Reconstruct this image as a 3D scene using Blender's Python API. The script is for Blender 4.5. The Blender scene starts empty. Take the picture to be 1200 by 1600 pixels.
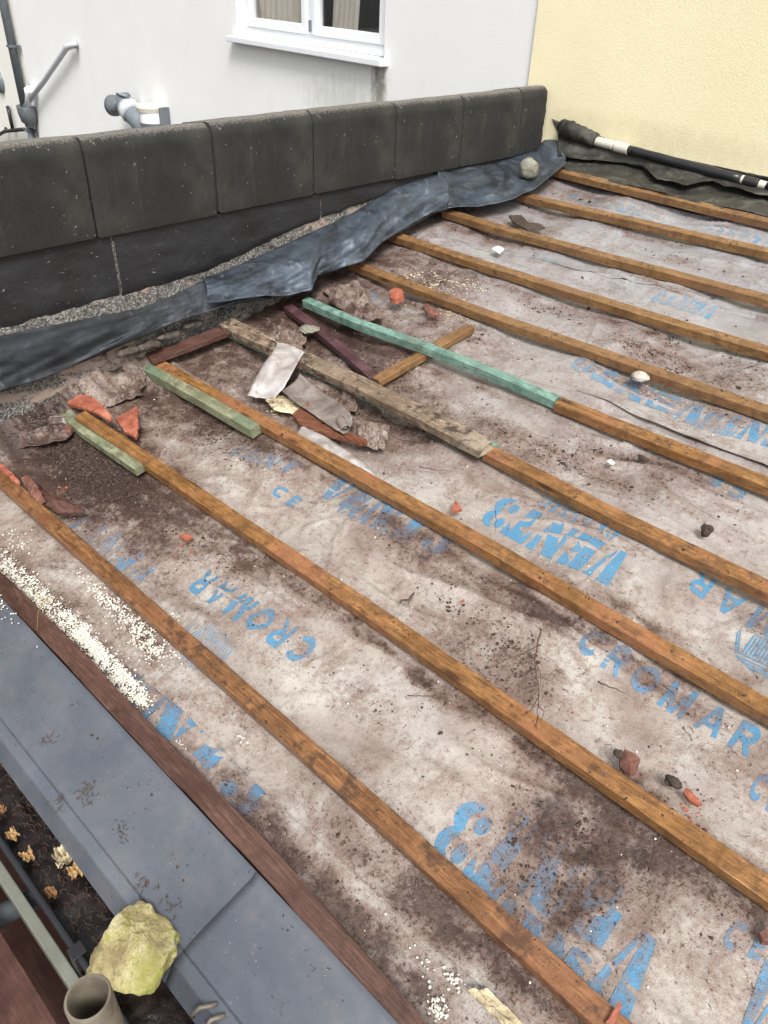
import bpy, bmesh, math, random
import numpy as np
from mathutils import Vector, Matrix, noise as mnoise

# ------------------------------------------------------------------ camera, world, sun, exposure
SC = bpy.context.scene
COL = SC.collection
CAM = np.array([0.0, -0.435, 1.507]); FPX = 1197.4
def _basis(yaw, pitch, roll):
    f = np.array([-math.sin(yaw)*math.cos(pitch), math.cos(yaw)*math.cos(pitch), -math.sin(pitch)])
    r = np.cross(f, [0, 0, 1]); r /= np.linalg.norm(r); u = np.cross(r, f)
    return r*math.cos(roll)+u*math.sin(roll), -r*math.sin(roll)+u*math.cos(roll), f
CR, CU, CF = _basis(0.7348, 0.6174, 0.0465)
cd = bpy.data.cameras.new('camera'); cam = bpy.data.objects.new('camera', cd); COL.objects.link(cam)
cam.matrix_world = Matrix(((CR[0], CU[0], -CF[0], CAM[0]), (CR[1], CU[1], -CF[1], CAM[1]), (CR[2], CU[2], -CF[2], CAM[2]), (0, 0, 0, 1)))
cd.sensor_fit = 'VERTICAL'; cd.sensor_height = 36; cd.lens = FPX/1600*36
cd.clip_start = 0.02; cd.clip_end = 500
SC.camera = cam
W = bpy.data.worlds.new('World'); SC.world = W; W.use_nodes = True
nt = W.node_tree; bg = nt.nodes['Background']
sky = nt.nodes.new('ShaderNodeTexSky'); sky.sky_type = 'NISHITA'; sky.sun_disc = False
SUN_EL, SUN_AZ = math.radians(52), math.radians(128)      # azimuth measured from +Y towards +X
sky.sun_elevation = SUN_EL; sky.sun_rotation = SUN_AZ; sky.dust_density = 4; sky.air_density = 1.0; sky.ozone_density = 1.0
hs = nt.nodes.new('ShaderNodeHueSaturation'); hs.inputs['Saturation'].default_value = 0.22
nt.links.new(sky.outputs[0], hs.inputs['Color']); nt.links.new(hs.outputs[0], bg.inputs[0])
bg.inputs[1].default_value = 0.14
sl = bpy.data.lights.new('sun', 'SUN'); so = bpy.data.objects.new('sun', sl); COL.objects.link(so)
sl.energy = 2.0; sl.angle = math.radians(18); sl.color = (1, 0.97, 0.93)
sd = Vector((math.sin(SUN_AZ)*math.cos(SUN_EL), math.cos(SUN_AZ)*math.cos(SUN_EL), math.sin(SUN_EL)))
so.rotation_euler = sd.to_track_quat('Z', 'Y').to_euler()
SC.view_settings.view_transform = 'Standard'; SC.view_settings.look = 'None'
SC.view_settings.exposure = 0.57; SC.view_settings.gamma = 1
SC.render.engine = 'CYCLES'
try: SC.cycles.max_bounces = 5
except Exception: pass

rng = np.random.default_rng(7); random.seed(7)
# ------------------------------------------------------------------ measuring helpers (photo measurements -> places)
S = 0.1969
CS, SS = math.cos(S), math.sin(S)
NRM = np.array([0, -SS, CS])
def ray(px, py): return CR*(px-600)/FPX - CU*(py-800)/FPX + CF
def P(px, py, h=-0.036):
    d = ray(px, py); t = (h-CAM@NRM)/(d@NRM); X = CAM+t*d
    return np.array([X[0], X[1]*CS+X[2]*SS])
def onx(px, py, x):
    d = ray(px, py); return CAM+(x-CAM[0])/d[0]*d
HOUSE_ON = False
KY = .10
def ony(px, py, y):
    if HOUSE_ON:      # the white house stands at a slight angle: measure in its own frame
        d = ray(px, py); c, s_ = math.cos(HA), math.sin(HA)
        o = CAM-np.array([HPX, HPY, 0]); ol = np.array([c*o[0]+s_*o[1], -s_*o[0]+c*o[1], o[2]]); dl = np.array([c*d[0]+s_*d[1], -s_*d[0]+c*d[1], d[2]])
        t = (y-HPY-ol[1])/dl[1]; r_ = ol+t*dl; return r_+np.array([HPX, HPY, 0])
    d = ray(px, py); return CAM+(y-CAM[1])/d[1]*d
def _ony0(px, py, y):
    d = ray(px, py); return CAM+(y-CAM[1])/d[1]*d
def onz(px, py, z):
    d = ray(px, py); return CAM+(z-CAM[2])/d[2]*d
def Wd(x, v, h=0.0):
    return np.array([x+0*v, v*CS-h*SS, v*SS+h*CS]) if np.ndim(x) == 0 and np.ndim(v) == 0 and np.ndim(h) == 0 else np.stack([x+0*v+0*h, v*CS-h*SS+0*x, v*SS+h*CS+0*x], -1)
ROOFM = Matrix(((1, 0, 0), (0, CS, -SS), (0, SS, CS))).to_4x4()

# numpy gradient noise
_perm = rng.permutation(512); _perm = np.concatenate([_perm, _perm, _perm])
_ga = rng.uniform(0, 2*np.pi, 512)
def perlin(x, y):
    xi = np.floor(x).astype(int); yi = np.floor(y).astype(int); xf = x-xi; yf = y-yi
    u = xf**3*(xf*(xf*6-15)+10); w = yf**3*(yf*(yf*6-15)+10)
    def g(i, j):
        a = _ga[_perm[(_perm[(xi+i) & 511]+yi+j) & 511]]
        return np.cos(a)*(xf-i)+np.sin(a)*(yf-j)
    a = g(0, 0)*(1-u)+g(1, 0)*u; b = g(0, 1)*(1-u)+g(1, 1)*u
    return (a*(1-w)+b*w)*1.5
def fbm(x, y, o=4):
    s = 0; a = 1.0
    for i in range(o):
        s = s+a*perlin(x*2**i+17.3*i, y*2**i+5.1*i); a *= .5
    return s
def sstep(a, b, x):
    t = np.clip((x-a)/(b-a), 0, 1); return t*t*(3-2*t)

# ------------------------------------------------------------------ materials
def mat(name):
    m = bpy.data.materials.new(name); m.use_nodes = True
    n = m.node_tree; b = n.nodes['Principled BSDF']
    return m, n, b
class NB:
    def __init__(s, n): s.n = n; s.tc = None
    def node(s, t, **k):
        o = s.n.nodes.new(t)
        for a, v in k.items(): setattr(o, a, v)
        return o
    def link(s, a, b): s.n.links.new(a, b)
    def coord(s, scale=(1, 1, 1), rnd=False, rot=(0, 0, 0)):
        if not s.tc: s.tc = s.node('ShaderNodeTexCoord')
        mp = s.node('ShaderNodeMapping'); mp.inputs['Scale'].default_value = scale; mp.inputs['Rotation'].default_value = rot
        s.link(s.tc.outputs['Object'], mp.inputs['Vector'])
        if rnd:
            oi = s.node('ShaderNodeObjectInfo'); ml = s.node('ShaderNodeMath', operation='MULTIPLY'); ml.inputs[1].default_value = 57.0
            s.link(oi.outputs['Random'], ml.inputs[0]); cx = s.node('ShaderNodeCombineXYZ')
            for i in range(3): s.link(ml.outputs[0], cx.inputs[i])
            s.link(cx.outputs[0], mp.inputs['Location'])
        return mp.outputs[0]
    def noise(s, vec, scale, detail=5, rough=.55, dist=0.0):
        o = s.node('ShaderNodeTexNoise'); o.inputs['Scale'].default_value = scale; o.inputs['Detail'].default_value = detail
        o.inputs['Roughness'].default_value = rough; o.inputs['Distortion'].default_value = dist
        s.link(vec, o.inputs['Vector']); return o.outputs['Fac']
    def voro(s, vec, scale, feature='F1', out='Distance'):
        o = s.node('ShaderNodeTexVoronoi', feature=feature); o.inputs['Scale'].default_value = scale
        s.link(vec, o.inputs['Vector']); return o.outputs[out]
    def ramp(s, fac, stops):
        r = s.node('ShaderNodeValToRGB'); e = r.color_ramp.elements
        while len(e) < len(stops): e.new(.5)
        for i, (p, c) in enumerate(stops):
            e[i].position = p; e[i].color = (c, c, c, 1) if not hasattr(c, '__len__') else (*c, 1)
        s.link(fac, r.inputs[0]); return r.outputs[0]
    def math(s, op, a, b=None, clamp=False):
        o = s.node('ShaderNodeMath', operation=op, use_clamp=clamp)
        for i, x in enumerate((a, b)):
            if x is None: continue
            if isinstance(x, (int, float)): o.inputs[i].default_value = x
            else: s.link(x, o.inputs[i])
        return o.outputs[0]
    def mix(s, f, a, b, mode='MIX'):
        o = s.node('ShaderNodeMix', data_type='RGBA', blend_type=mode)
        for i, x in ((0, f), (6, a), (7, b)):
            if isinstance(x, (int, float)): o.inputs[i].default_value = x
            elif isinstance(x, tuple): o.inputs[i].default_value = (*x, 1)
            else: s.link(x, o.inputs[i])
        return o.outputs[2]
    def attr(s, name, out='Fac'):
        o = s.node('ShaderNodeAttribute'); o.attribute_name = name; return o.outputs[out]
    def bump(s, h, b, strength=.4, dist=.002, prev=None):
        o = s.node('ShaderNodeBump'); o.inputs['Strength'].default_value = strength; o.inputs['Distance'].default_value = dist
        s.link(h, o.inputs['Height'])
        if prev is not None: s.link(prev, o.inputs['Normal'])
        s.link(o.outputs[0], b.inputs['Normal']); return o.outputs[0]

def membrane_mat(name, blue):
    m, n, b = mat(name); q = NB(n); c = q.coord()
    big = q.noise(c, 3.2, 6, .6, .6); mid = q.noise(c, 14, 6, .65, .3); fine = q.noise(c, 70, 5, .7); grit = q.noise(c, 330, 2, .6)
    base = q.ramp(big, [(.3, (.215, .160, .130)), (.44, (.345, .295, .26)), (.64, (.45, .42, .38))])
    base = q.mix(q.ramp(mid, [(.44, 0), (.72, .5)]), base, (.25, .18, .15)); base = q.mix(q.ramp(fine, [(.52, 0), (.68, .42)]), base, (.20, .145, .12))
    sep = q.node('ShaderNodeSeparateXYZ'); q.link(c, sep.inputs[0])
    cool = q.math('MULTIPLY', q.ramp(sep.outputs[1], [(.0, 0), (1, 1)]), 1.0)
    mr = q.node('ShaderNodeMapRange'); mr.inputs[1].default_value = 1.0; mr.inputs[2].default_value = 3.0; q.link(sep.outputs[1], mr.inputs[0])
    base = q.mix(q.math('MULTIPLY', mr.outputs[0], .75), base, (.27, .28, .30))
    if blue:
        wear = q.math('ADD', q.math('MULTIPLY', fine, .55), q.math('MULTIPLY', mid, .45))
        wear = q.math('ADD', wear, q.math('MULTIPLY', q.attr('worn'), .22))
        keep = q.ramp(wear, [(.58, .96), (.70, .06)])
        base = q.mix(keep, base, q.mix(mid, (.055, .195, .35), (.10, .30, .46)))
    # water-stain rings
    vr = q.voro(q.mix(.12, c, q.noise(c, 9, 3)), 7, 'DISTANCE_TO_EDGE')
    ring = q.ramp(vr, [(.0, .35), (.025, .12), (.07, 0)])
    base = q.mix(q.math('MULTIPLY', ring, q.ramp(big, [(.45, 0), (.6, 1)])), base, (.2, .14, .11))
    # dirt patches, with shade painted in under the lead and beside the battens
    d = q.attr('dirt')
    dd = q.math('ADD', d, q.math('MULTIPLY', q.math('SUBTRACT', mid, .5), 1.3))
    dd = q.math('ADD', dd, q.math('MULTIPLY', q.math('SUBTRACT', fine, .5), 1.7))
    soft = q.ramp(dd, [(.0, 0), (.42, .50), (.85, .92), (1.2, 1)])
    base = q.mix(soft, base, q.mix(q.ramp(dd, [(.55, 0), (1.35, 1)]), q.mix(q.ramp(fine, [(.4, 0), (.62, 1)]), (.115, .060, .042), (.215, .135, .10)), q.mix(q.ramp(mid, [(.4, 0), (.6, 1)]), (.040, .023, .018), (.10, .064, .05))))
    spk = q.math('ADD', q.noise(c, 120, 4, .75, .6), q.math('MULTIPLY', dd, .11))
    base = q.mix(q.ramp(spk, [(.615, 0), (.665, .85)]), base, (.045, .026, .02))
    spk2 = q.math('ADD', q.noise(c, 480, 2, .6), q.math('MULTIPLY', mid, .12))
    base = q.mix(q.ramp(spk2, [(.655, 0), (.72, .7)]), base, (.07, .045, .035))
    q.link(base, b.inputs['Base Color'])
    q.link(q.ramp(q.math('ADD', q.math('MULTIPLY', big, .6), q.math('MULTIPLY', fine, .4)), [(.35, .30), (.65, .62)]), b.inputs['Roughness'])
    b.inputs['Specular IOR Level'].default_value = .45
    p = q.bump(q.math('ADD', q.math('MULTIPLY', fine, .6), q.math('MULTIPLY', mid, 1.3)), b, .45, .006)
    q.bump(q.math('ADD', grit, q.math('MULTIPLY', soft, q.noise(c, 160, 4, .8))), b, .45, .002, p)
    return m
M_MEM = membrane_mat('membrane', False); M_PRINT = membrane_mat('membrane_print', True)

def wood_mat(name, dark, mid, light, rough=.55, grime=.5, grimecol=(.035, .02, .014), tint=None, tintamt=.5, grain=1.0):
    m, n, b = mat(name); q = NB(n)
    c = q.coord((1.6, 26, 26), True); c2 = q.coord((1, 1, 1), True)
    g = q.noise(c, 5.5, 6, .6, 1.2); g2 = q.noise(c, 22, 4, .6, .4)
    pat = q.noise(c2, 6.5, 5, .6, .8); pat2 = q.noise(c2, 30, 5, .7)
    f = q.math('ADD', q.math('MULTIPLY', g, .6), q.math('MULTIPLY', g2, .4))
    col = q.ramp(f, [(.34, dark), (.5, mid), (.66, light)])
    col = q.mix(q.ramp(pat, [(.36, .75), (.56, 0)]), col, tuple(x*.42 for x in mid))
    if tint: col = q.mix(q.ramp(q.noise(c2, 3.3, 3), [(.5, 0), (.62, tintamt)]), col, tint)
    kn = q.voro(q.coord((2.2, 8, 8), True), 1.6); col = q.mix(q.ramp(kn, [(.07, .8), (.15, 0)]), col, tuple(x*.35 for x in dark))
    gr = q.math('ADD', pat2, q.math('MULTIPLY', q.math('SUBTRACT', pat, .5), .8))
    col = q.mix(q.math('MULTIPLY', q.ramp(gr, [(.50, 0), (.66, 1)]), grime), col, grimecol)
    sp = q.noise(c2, 150, 3, .7); col = q.mix(q.ramp(sp, [(.63, 0), (.68, .85)]), col, grimecol)
    q.link(col, b.inputs['Base Color'])
    q.link(q.ramp(pat, [(.35, rough*.6), (.65, rough*1.2)]), b.inputs['Roughness']); b.inputs['Specular IOR Level'].default_value = .4
    p = q.bump(f, b, .5*grain, .003); q.bump(pat2, b, .4, .003, p)
    return m
M_BAT = wood_mat('wet_brown_timber', (.11, .048, .016), (.27, .128, .042), (.45, .25, .095), .34, .5, tint=(.36, .15, .08), tintamt=.45)
M_BATL = wood_mat('reddish_wet_timber', (.08, .034, .015), (.22, .10, .040), (.41, .22, .09), .36, .7, tint=(.28, .12, .06), tintamt=.35)
M_BAT2 = wood_mat('dull_brown_timber', (.13, .065, .026), (.26, .14, .055), (.38, .23, .10), .42, .45, tint=(.20, .10, .05), tintamt=.5)
M_GREEN = wood_mat('green_treated_timber', (.07, .16, .125), (.19, .34, .28), (.40, .53, .46), .45, .55, tint=(.12, .10, .06), tintamt=.5)
M_PALE = wood_mat('pale_green_timber', (.13, .14, .075), (.27, .28, .17), (.44, .46, .32), .5, .5, tint=(.10, .17, .11), tintamt=.6)
M_PURP = wood_mat('purple_stained_timber', (.045, .018, .02), (.10, .045, .05), (.19, .11, .12), .55, .6)
M_OLD = wood_mat('mouldy_timber', (.09, .058, .04), (.24, .17, .115), (.50, .42, .30), .7, .9, (.035, .022, .016), tint=(.38, .32, .24), tintamt=.7, grain=1.8)
M_REDB = wood_mat('red_brown_board', (.05, .022, .018), (.12, .055, .042), (.2, .115, .09), .6, .5)
M_EAVE = wood_mat('dark_eaves_timber', (.045, .021, .016), (.095, .046, .033), (.18, .095, .068), .5, .25, grain=1.5)
M_SCAF = wood_mat('scaffold_timber', (.045, .018, .013), (.085, .035, .026), (.13, .058, .043), .6, .25)

def grey_mat(name, stops, scale=6, rough=(.5, .8), metal=0, bump=.3, bscale=60, speck=None, bdist=.003, stretch=(1, 1, 1), spec=.5):
    m, n, b = mat(name); q = NB(n); c = q.coord(stretch)
    f = q.noise(c, scale, 7, .62, .5); fi = q.noise(c, bscale, 5, .7)
    col = q.ramp(f, stops)
    if speck:
        for (sc, th, sccol, amt) in speck:
            s_ = q.noise(c, sc, 3, .7, .3); col = q.mix(q.ramp(s_, [(th, 0), (th+.05, amt)]), col, sccol)
    q.link(col, b.inputs['Base Color']); q.link(q.ramp(f, [(.3, rough[0]), (.7, rough[1])]), b.inputs['Roughness'])
    b.inputs['Metallic'].default_value = metal; b.inputs['Specular IOR Level'].default_value = spec
    q.bump(fi, b, bump, bdist); return m
M_LEAD = grey_mat('lead_sheet', [(.34, (.026, .032, .040)), (.48, (.060, .074, .094)), (.60, (.13, .155, .19)), (.74, (.30, .33, .37))], 4.2, (.36, .60), .35, .5, 22,
                  [(18, .66, (.26, .29, .33), .5), (45, .64, (.035, .03, .026), .7), (120, .68, (.3, .3, .3), .4)], .004, (1, 1, 2.5))
M_LEADOLD = grey_mat('dark_lead_sheet', [(.34, (.018, .020, .023)), (.55, (.036, .040, .047)), (.78, (.085, .095, .11))], 5, (.45, .7), .3, .4, 30, [(60, .63, (.13, .12, .11), .5)], .006)
M_FELT = grey_mat('black_felt', [(.3, (.014, .014, .012)), (.55, (.036, .035, .029)), (.72, (.10, .095, .075))], 9, (.4, .7), 0, .5, 40, [(30, .64, (.2, .17, .13), .5)], .006)
M_FLASH = None
def flash_mat():
    m, n, b = mat('grey_coated_metal'); q = NB(n); c = q.coord()
    f = q.noise(c, 2.6, 7, .55, .8); f2 = q.noise(c, 26, 5, .7)
    col = q.ramp(f, [(.34, (.100, .110, .132)), (.54, (.130, .142, .165)), (.72, (.18, .188, .205))])
    col = q.mix(q.ramp(q.math('ADD', f2, q.math('MULTIPLY', f, .5)), [(.78, 0), (1.0, .4)]), col, (.19, .17, .165))
    col = q.mix(q.ramp(q.noise(c, 90, 3, .7), [(.66, 0), (.70, .8)]), col, (.06, .045, .04))
    col = q.mix(q.ramp(q.noise(c, 210, 2, .6), [(.70, 0), (.74, .6)]), col, (.5, .5, .5))
    q.link(col, b.inputs['Base Color']); q.link(q.ramp(f2, [(.3, .20), (.7, .46)]), b.inputs['Roughness']); b.inputs['Metallic'].default_value = .25
    q.bump(q.math('ADD', f, q.math('MULTIPLY', f2, .15)), b, .25, .01); return m
M_FLASH = flash_mat()

def lead_mat(name, dark, mid, light):
    m, n, b = mat(name); q = NB(n); c = q.coord((1, 1, 1)); cs = q.coord((1, 1, 2.2))
    f = q.noise(cs, 3.4, 6, .6, 1.2); g = q.noise(c, 34, 5, .75); g2 = q.noise(c, 9, 6, .7, 1.0)
    col = q.ramp(f, [(.36, dark), (.56, mid), (.78, tuple(x*1.6 for x in mid))])
    wh = q.math('ADD', g2, q.math('MULTIPLY', q.math('SUBTRACT', g, .5), .5)); col = q.mix(q.ramp(wh, [(.60, 0), (.72, .5)]), col, light)
    st = q.noise(q.coord((1.2, 1.2, 12)), 5, 4, .6, .3); col = q.mix(q.ramp(st, [(.58, 0), (.72, .30)]), col, light)
    ln = q.math('ABSOLUTE', q.math('SUBTRACT', q.noise(c, 2.6, 3, .5, .8), .5)); col = q.mix(q.ramp(ln, [(.0, .12), (.008, 0)]), col, light)
    col = q.mix(q.ramp(q.noise(c, 60, 3, .7), [(.62, 0), (.68, .8)]), col, (.03, .025, .02))
    q.link(col, b.inputs['Base Color']); b.inputs['Metallic'].default_value = .3; q.link(q.ramp(g2, [(.35, .36), (.65, .62)]), b.inputs['Roughness'])
    p = q.bump(q.ramp(ln, [(0, 1), (.05, .2), (.12, 0)]), b, .3, .005); p2 = q.bump(g2, b, .22, .010, p); q.bump(g, b, .25, .003, p2); return m
M_LEAD = lead_mat('lead_sheet', (.020, .025, .032), (.060, .078, .102), (.22, .25, .29)); M_LEADOLD = lead_mat('dark_lead_sheet', (.015, .017, .020), (.034, .039, .047), (.10, .11, .125))
def coping_mat():
    m, n, b = mat('weathered_concrete'); q = NB(n); c = q.coord(); gc = q.node('ShaderNodeNewGeometry')
    f = q.noise(c, 4.5, 6, .6, .6); fi = q.noise(c, 140, 4, .8); st = q.noise(q.coord((3, 14, .7)), 3, 4, .6)
    col = q.ramp(f, [(.33, (.011, .011, .0105)), (.52, (.021, .0205, .0185)), (.70, (.037, .036, .030))])
    col = q.mix(q.ramp(st, [(.55, 0), (.72, .3)]), col, (.012, .012, .013))
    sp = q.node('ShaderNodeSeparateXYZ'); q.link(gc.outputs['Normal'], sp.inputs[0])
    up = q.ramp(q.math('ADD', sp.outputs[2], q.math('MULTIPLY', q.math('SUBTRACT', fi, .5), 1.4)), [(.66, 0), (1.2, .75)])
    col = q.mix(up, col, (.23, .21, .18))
    lich = q.voro(q.mix(.05, c, q.noise(c, 20, 3)), 13); col = q.mix(q.ramp(q.math('ADD', lich, q.math('MULTIPLY', q.noise(c, 3, 2), .55)), [(.285, .8), (.345, 0)]), col, (.17, .165, .135)); col = q.mix(q.ramp(q.noise(q.coord((1, 5, .6)), 7, 4, .65), [(.56, 0), (.76, .22)]), col, (.065, .062, .05)); col = q.mix(q.ramp(q.noise(q.coord((1, 9, .5)), 5, 4, .65), [(.60, 0), (.74, .35)]), col, (.006, .006, .006))
    col = q.mix(q.ramp(q.noise(c, 70, 2, .5), [(.72, 0), (.76, .8)]), col, (.3, .29, .25))
    col = q.mix(q.ramp(q.noise(c, 55, 2, .4), [(.27, .9), (.30, 0)]), col, (.008, .008, .008))
    q.link(col, b.inputs['Base Color']); b.inputs['Roughness'].default_value = .85
    p = q.bump(f, b, .4, .01); q.bump(fi, b, .7, .004, p); return m
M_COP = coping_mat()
M_BAND = grey_mat('black_render', [(.35, (.008, .0085, .010)), (.6, (.018, .0185, .021)), (.78, (.042, .042, .045))], 5, (.5, .85), 0, .5, 50,
                  [(34, .68, (.33, .32, .3), .9), (90, .70, (.3, .29, .27), .7)], .004, (1, 1, 3))
def mortar_mat():
    m, n, b = mat('rough_mortar'); q = NB(n); c = q.coord()
    f = q.noise(q.coord((1, 1, 3)), 3.6, 5, .6, .8); ag = q.voro(c, 190, 'F1', 'Color'); fi = q.noise(c, 120, 5, .8)
    sx = q.node('ShaderNodeSeparateColor'); q.link(ag, sx.inputs[0])
    col = q.ramp(sx.outputs[0], [(.1, (.06, .058, .055)), (.6, (.17, .165, .155)), (.95, (.36, .34, .31))])
    col = q.mix(q.ramp(f, [(.54, 0), (.60, 1)]), col, q.mix(fi, (.30, .22, .18), (.50, .41, .35)))
    col = q.mix(q.ramp(q.noise(c, 13, 5, .7), [(.54, 0), (.64, .85)]), col, (.03, .028, .028))
    q.link(col, b.inputs['Base Color']); b.inputs['Roughness'].default_value = .9
    q.bump(q.math('ADD', fi, sx.outputs[1]), b, .8, .006); return m
M_MORT = mortar_mat()
def wall_mat(name, a, d, sc=140, stain=None):
    m, n, b = mat(name); q = NB(n); c = q.coord()
    f = q.noise(c, 1.6, 4, .6); fi = q.noise(c, sc, 4, .7)
    col = q.mix(q.ramp(f, [(.35, 0), (.7, 1)]), a, d)
    col = q.mix(q.ramp(q.noise(q.coord((1, 1, .35)), 5, 5, .7), [(.60, 0), (.85, .30)]), col, tuple(x*.78 for x in a))
    if stain:
        sp = q.node('ShaderNodeSeparateXYZ'); q.link(c, sp.inputs[0])
        for (cx, cz, w, h, colr, amt) in stain:
            fx = q.math('DIVIDE', q.math('SUBTRACT', sp.outputs[0], cx), w); fz = q.math('DIVIDE', q.math('SUBTRACT', sp.outputs[2], cz), h)
            r = q.math('ADD', q.math('MULTIPLY', fx, fx), q.math('MULTIPLY', fz, fz))
            r = q.math('ADD', r, q.math('MULTIPLY', q.math('SUBTRACT', q.noise(q.coord((1, 1, .4)), 22, 5, .75), .5), 2.6))
            col = q.mix(q.ramp(r, [(.0, amt), (1.0, 0)]), col, colr)
    q.link(col, b.inputs['Base Color']); b.inputs['Roughness'].default_value = .9; b.inputs['Specular IOR Level'].default_value = .2
    q.bump(fi, b, .5, .004); return m
YW = 3.62
HPX, HPY, HA = _ony0(834, 60, YW)[0], YW+.02, -math.atan(KY)
HOUSE_ON = True
_st = ony(592, 128, YW+.02); _s2 = ony(480, 100, YW+.02)
HOUSE_ON = False
M_WHITE = wall_mat('white_render', (.80, .805, .79), (.83, .84, .825), 120, [(_st[0], _st[2]-.03, .09, .28, (.20, .19, .15), .9), (_s2[0]+.4, _s2[2]-.2, .5, .18, (.45, .46, .38), .45)])
M_CREAM = wall_mat('cream_render', (.80, .79, .73), (.84, .83, .77))
_y1 = ony(900, 190, YW)
M_YEL = wall_mat('yellow_render', (.80, .72, .48), (.84, .77, .54), 130, [(_y1[0]+.3, _y1[2]-.02, 1.0, .09, (.52, .45, .28), .30)])
def plain(name, col, rough=.5, metal=0, bump=.0, bscale=80, spec=.5, var=.25):
    return grey_mat(name, [(.3, tuple(x*(1-var) for x in col)), (.7, tuple(min(1, x*(1+var*.6)) for x in col))], 9, (rough*.85, min(1, rough*1.15)), metal, bump, bscale, spec=spec)
M_PVCW = plain('white_plastic', (.80, .82, .84), .35, var=.05)
M_PVCG = plain('grey_plastic', (.16, .19, .21), .4, var=.15)
M_PVCD = plain('dark_grey_plastic', (.13, .145, .155), .45, var=.2)
M_PIPEL = plain('light_grey_plastic', (.52, .55, .56), .4, var=.1)
M_BLACK = plain('black_plastic', (.02, .02, .021), .35, var=.3)
M_CREAMP = plain('cream_plastic', (.62, .60, .50), .4, var=.1)
M_TERRA = grey_mat('terracotta', [(.35, (.20, .055, .030)), (.55, (.37, .115, .065)), (.75, (.48, .22, .15))], 20, (.6, .9), 0, .7, 120, [(60, .66, (.08, .03, .02), .7)], .003)
M_TERRD = grey_mat('dirty_terracotta', [(.35, (.10, .045, .032)), (.55, (.20, .085, .06)), (.75, (.33, .17, .125))], 24, (.6, .9), 0, .8, 120, None, .003)
M_DRY = grey_mat('dry_leaf', [(.35, (.28, .15, .05)), (.6, (.56, .38, .18)), (.75, (.75, .62, .42))], 60, (.7, .9), 0, .6, 200, None, .003)
M_ORANGE = grey_mat('orange_leaf', [(.35, (.14, .07, .03)), (.6, (.28, .14, .055)), (.75, (.46, .27, .12))], 60, (.7, .9), 0, .6, 200, None, .003)
M_PALEM = grey_mat('pale_crumbly_foam', [(.36, (.14, .10, .06)), (.5, (.52, .43, .27)), (.72, (.82, .75, .55))], 28, (.8, .95), 0, 1, 90, [(70, .62, (.08, .06, .04), .8)], .005)
M_BEAD = plain('polystyrene', (.74, .70, .61), .6, var=.1)
M_CRUMB = grey_mat('soil_crumb', [(.35, (.018, .010, .008)), (.52, (.045, .027, .020)), (.62, (.11, .07, .052)), (.72, (.24, .165, .125))], 130, (.7, .95), 0, .6, 300, None, .002)
M_ROCKD = grey_mat('grey_stone', [(.35, (.14, .13, .10)), (.55, (.27, .26, .20)), (.75, (.40, .38, .32))], 25, (.7, .9), 0, .6, 100, None, .004)
M_ROCKP = grey_mat('pale_stone', [(.35, (.40, .34, .29)), (.7, (.62, .56, .5))], 25, (.7, .9), 0, .6, 100, None, .004)
M_DARKL = grey_mat('dark_lump', [(.35, (.03, .02, .014)), (.7, (.085, .06, .042))], 25, (.8, .95), 0, .8, 100, None, .004)
M_TWIG = plain('twig_bark', (.075, .045, .03), .8)
M_TWIGY = plain('straw_stem', (.42, .33, .13), .7)
M_RUST = grey_mat('splintered_wood', [(.35, (.10, .03, .012)), (.55, (.30, .11, .05)), (.75, (.46, .22, .12))], 7, (.6, .8), 0, 1, 60, None, .006, (2, 30, 30))
M_MUCK = grey_mat('wet_gutter_muck', [(.35, (.008, .006, .0055)), (.6, (.018, .012, .0105)), (.78, (.06, .038, .032))], 22, (.10, .4), 0, .6, 55, [(80, .66, (.13, .08, .06), .7)], .004)
M_GUT = plain('gutter_black', (.022, .024, .027), .3, var=.3)
M_STEEL = grey_mat('scaffold_steel', [(.35, (.12, .10, .075)), (.6, (.24, .21, .16)), (.75, (.32, .29, .23))], 12, (.45, .75), .3, .4, 60, [(40, .64, (.09, .06, .04), .7)], .002)
M_STEELG = grey_mat('grey_steel', [(.35, (.07, .08, .09)), (.6, (.15, .17, .18)), (.75, (.22, .24, .25))], 12, (.4, .7), .4, .4, 60, None, .002)
M_PLANK = plain('pale_green_trim', (.17, .18, .145), .6, var=.3)
M_FLAPD = grey_mat('brown_flap', [(.35, (.12, .09, .075)), (.55, (.24, .20, .175)), (.75, (.36, .33, .31))], 9, (.4, .7), 0, .5, 60, [(80, .62, (.06, .04, .03), .8)], .004)
M_FLAP = grey_mat('grey_flap', [(.35, (.22, .18, .155)), (.52, (.40, .37, .35)), (.75, (.58, .58, .59))], 9, (.35, .6), 0, .4, 60, [(80, .66, (.1, .07, .05), .7), (25, .62, (.25, .18, .14), .6)], .003)
M_GROUND = grey_mat('dark_ground', [(.35, (.03, .022, .016)), (.6, (.06, .045, .035)), (.75, (.10, .085, .07))], 3, (.8, .95), 0, .5, 30)
M_CURT = plain('curtain_cloth', (.85, .80, .70), .8, var=.15)
M_ROOM = plain('dark_room', (.06, .06, .06), .9)
def glass_mat():
    m, n, b = mat('window_glass'); q = NB(n)
    b.inputs['Base Color'].default_value = (.9, .93, .93, 1); b.inputs['Roughness'].default_value = .03
    tr = q.node('ShaderNodeBsdfTransparent'); mx = q.node('ShaderNodeMixShader'); fr = q.node('ShaderNodeFresnel'); fr.inputs[0].default_value = 1.9
    gl = q.node('ShaderNodeBsdfGlossy'); gl.inputs['Roughness'].default_value = .03
    mx.inputs[0].default_value = .28; q.link(tr.outputs[0], mx.inputs[1]); q.link(gl.outputs[0], mx.inputs[2])
    q.link(mx.outputs[0], n.nodes['Material Output'].inputs['Surface']); return m
M_GLASS = glass_mat()
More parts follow.
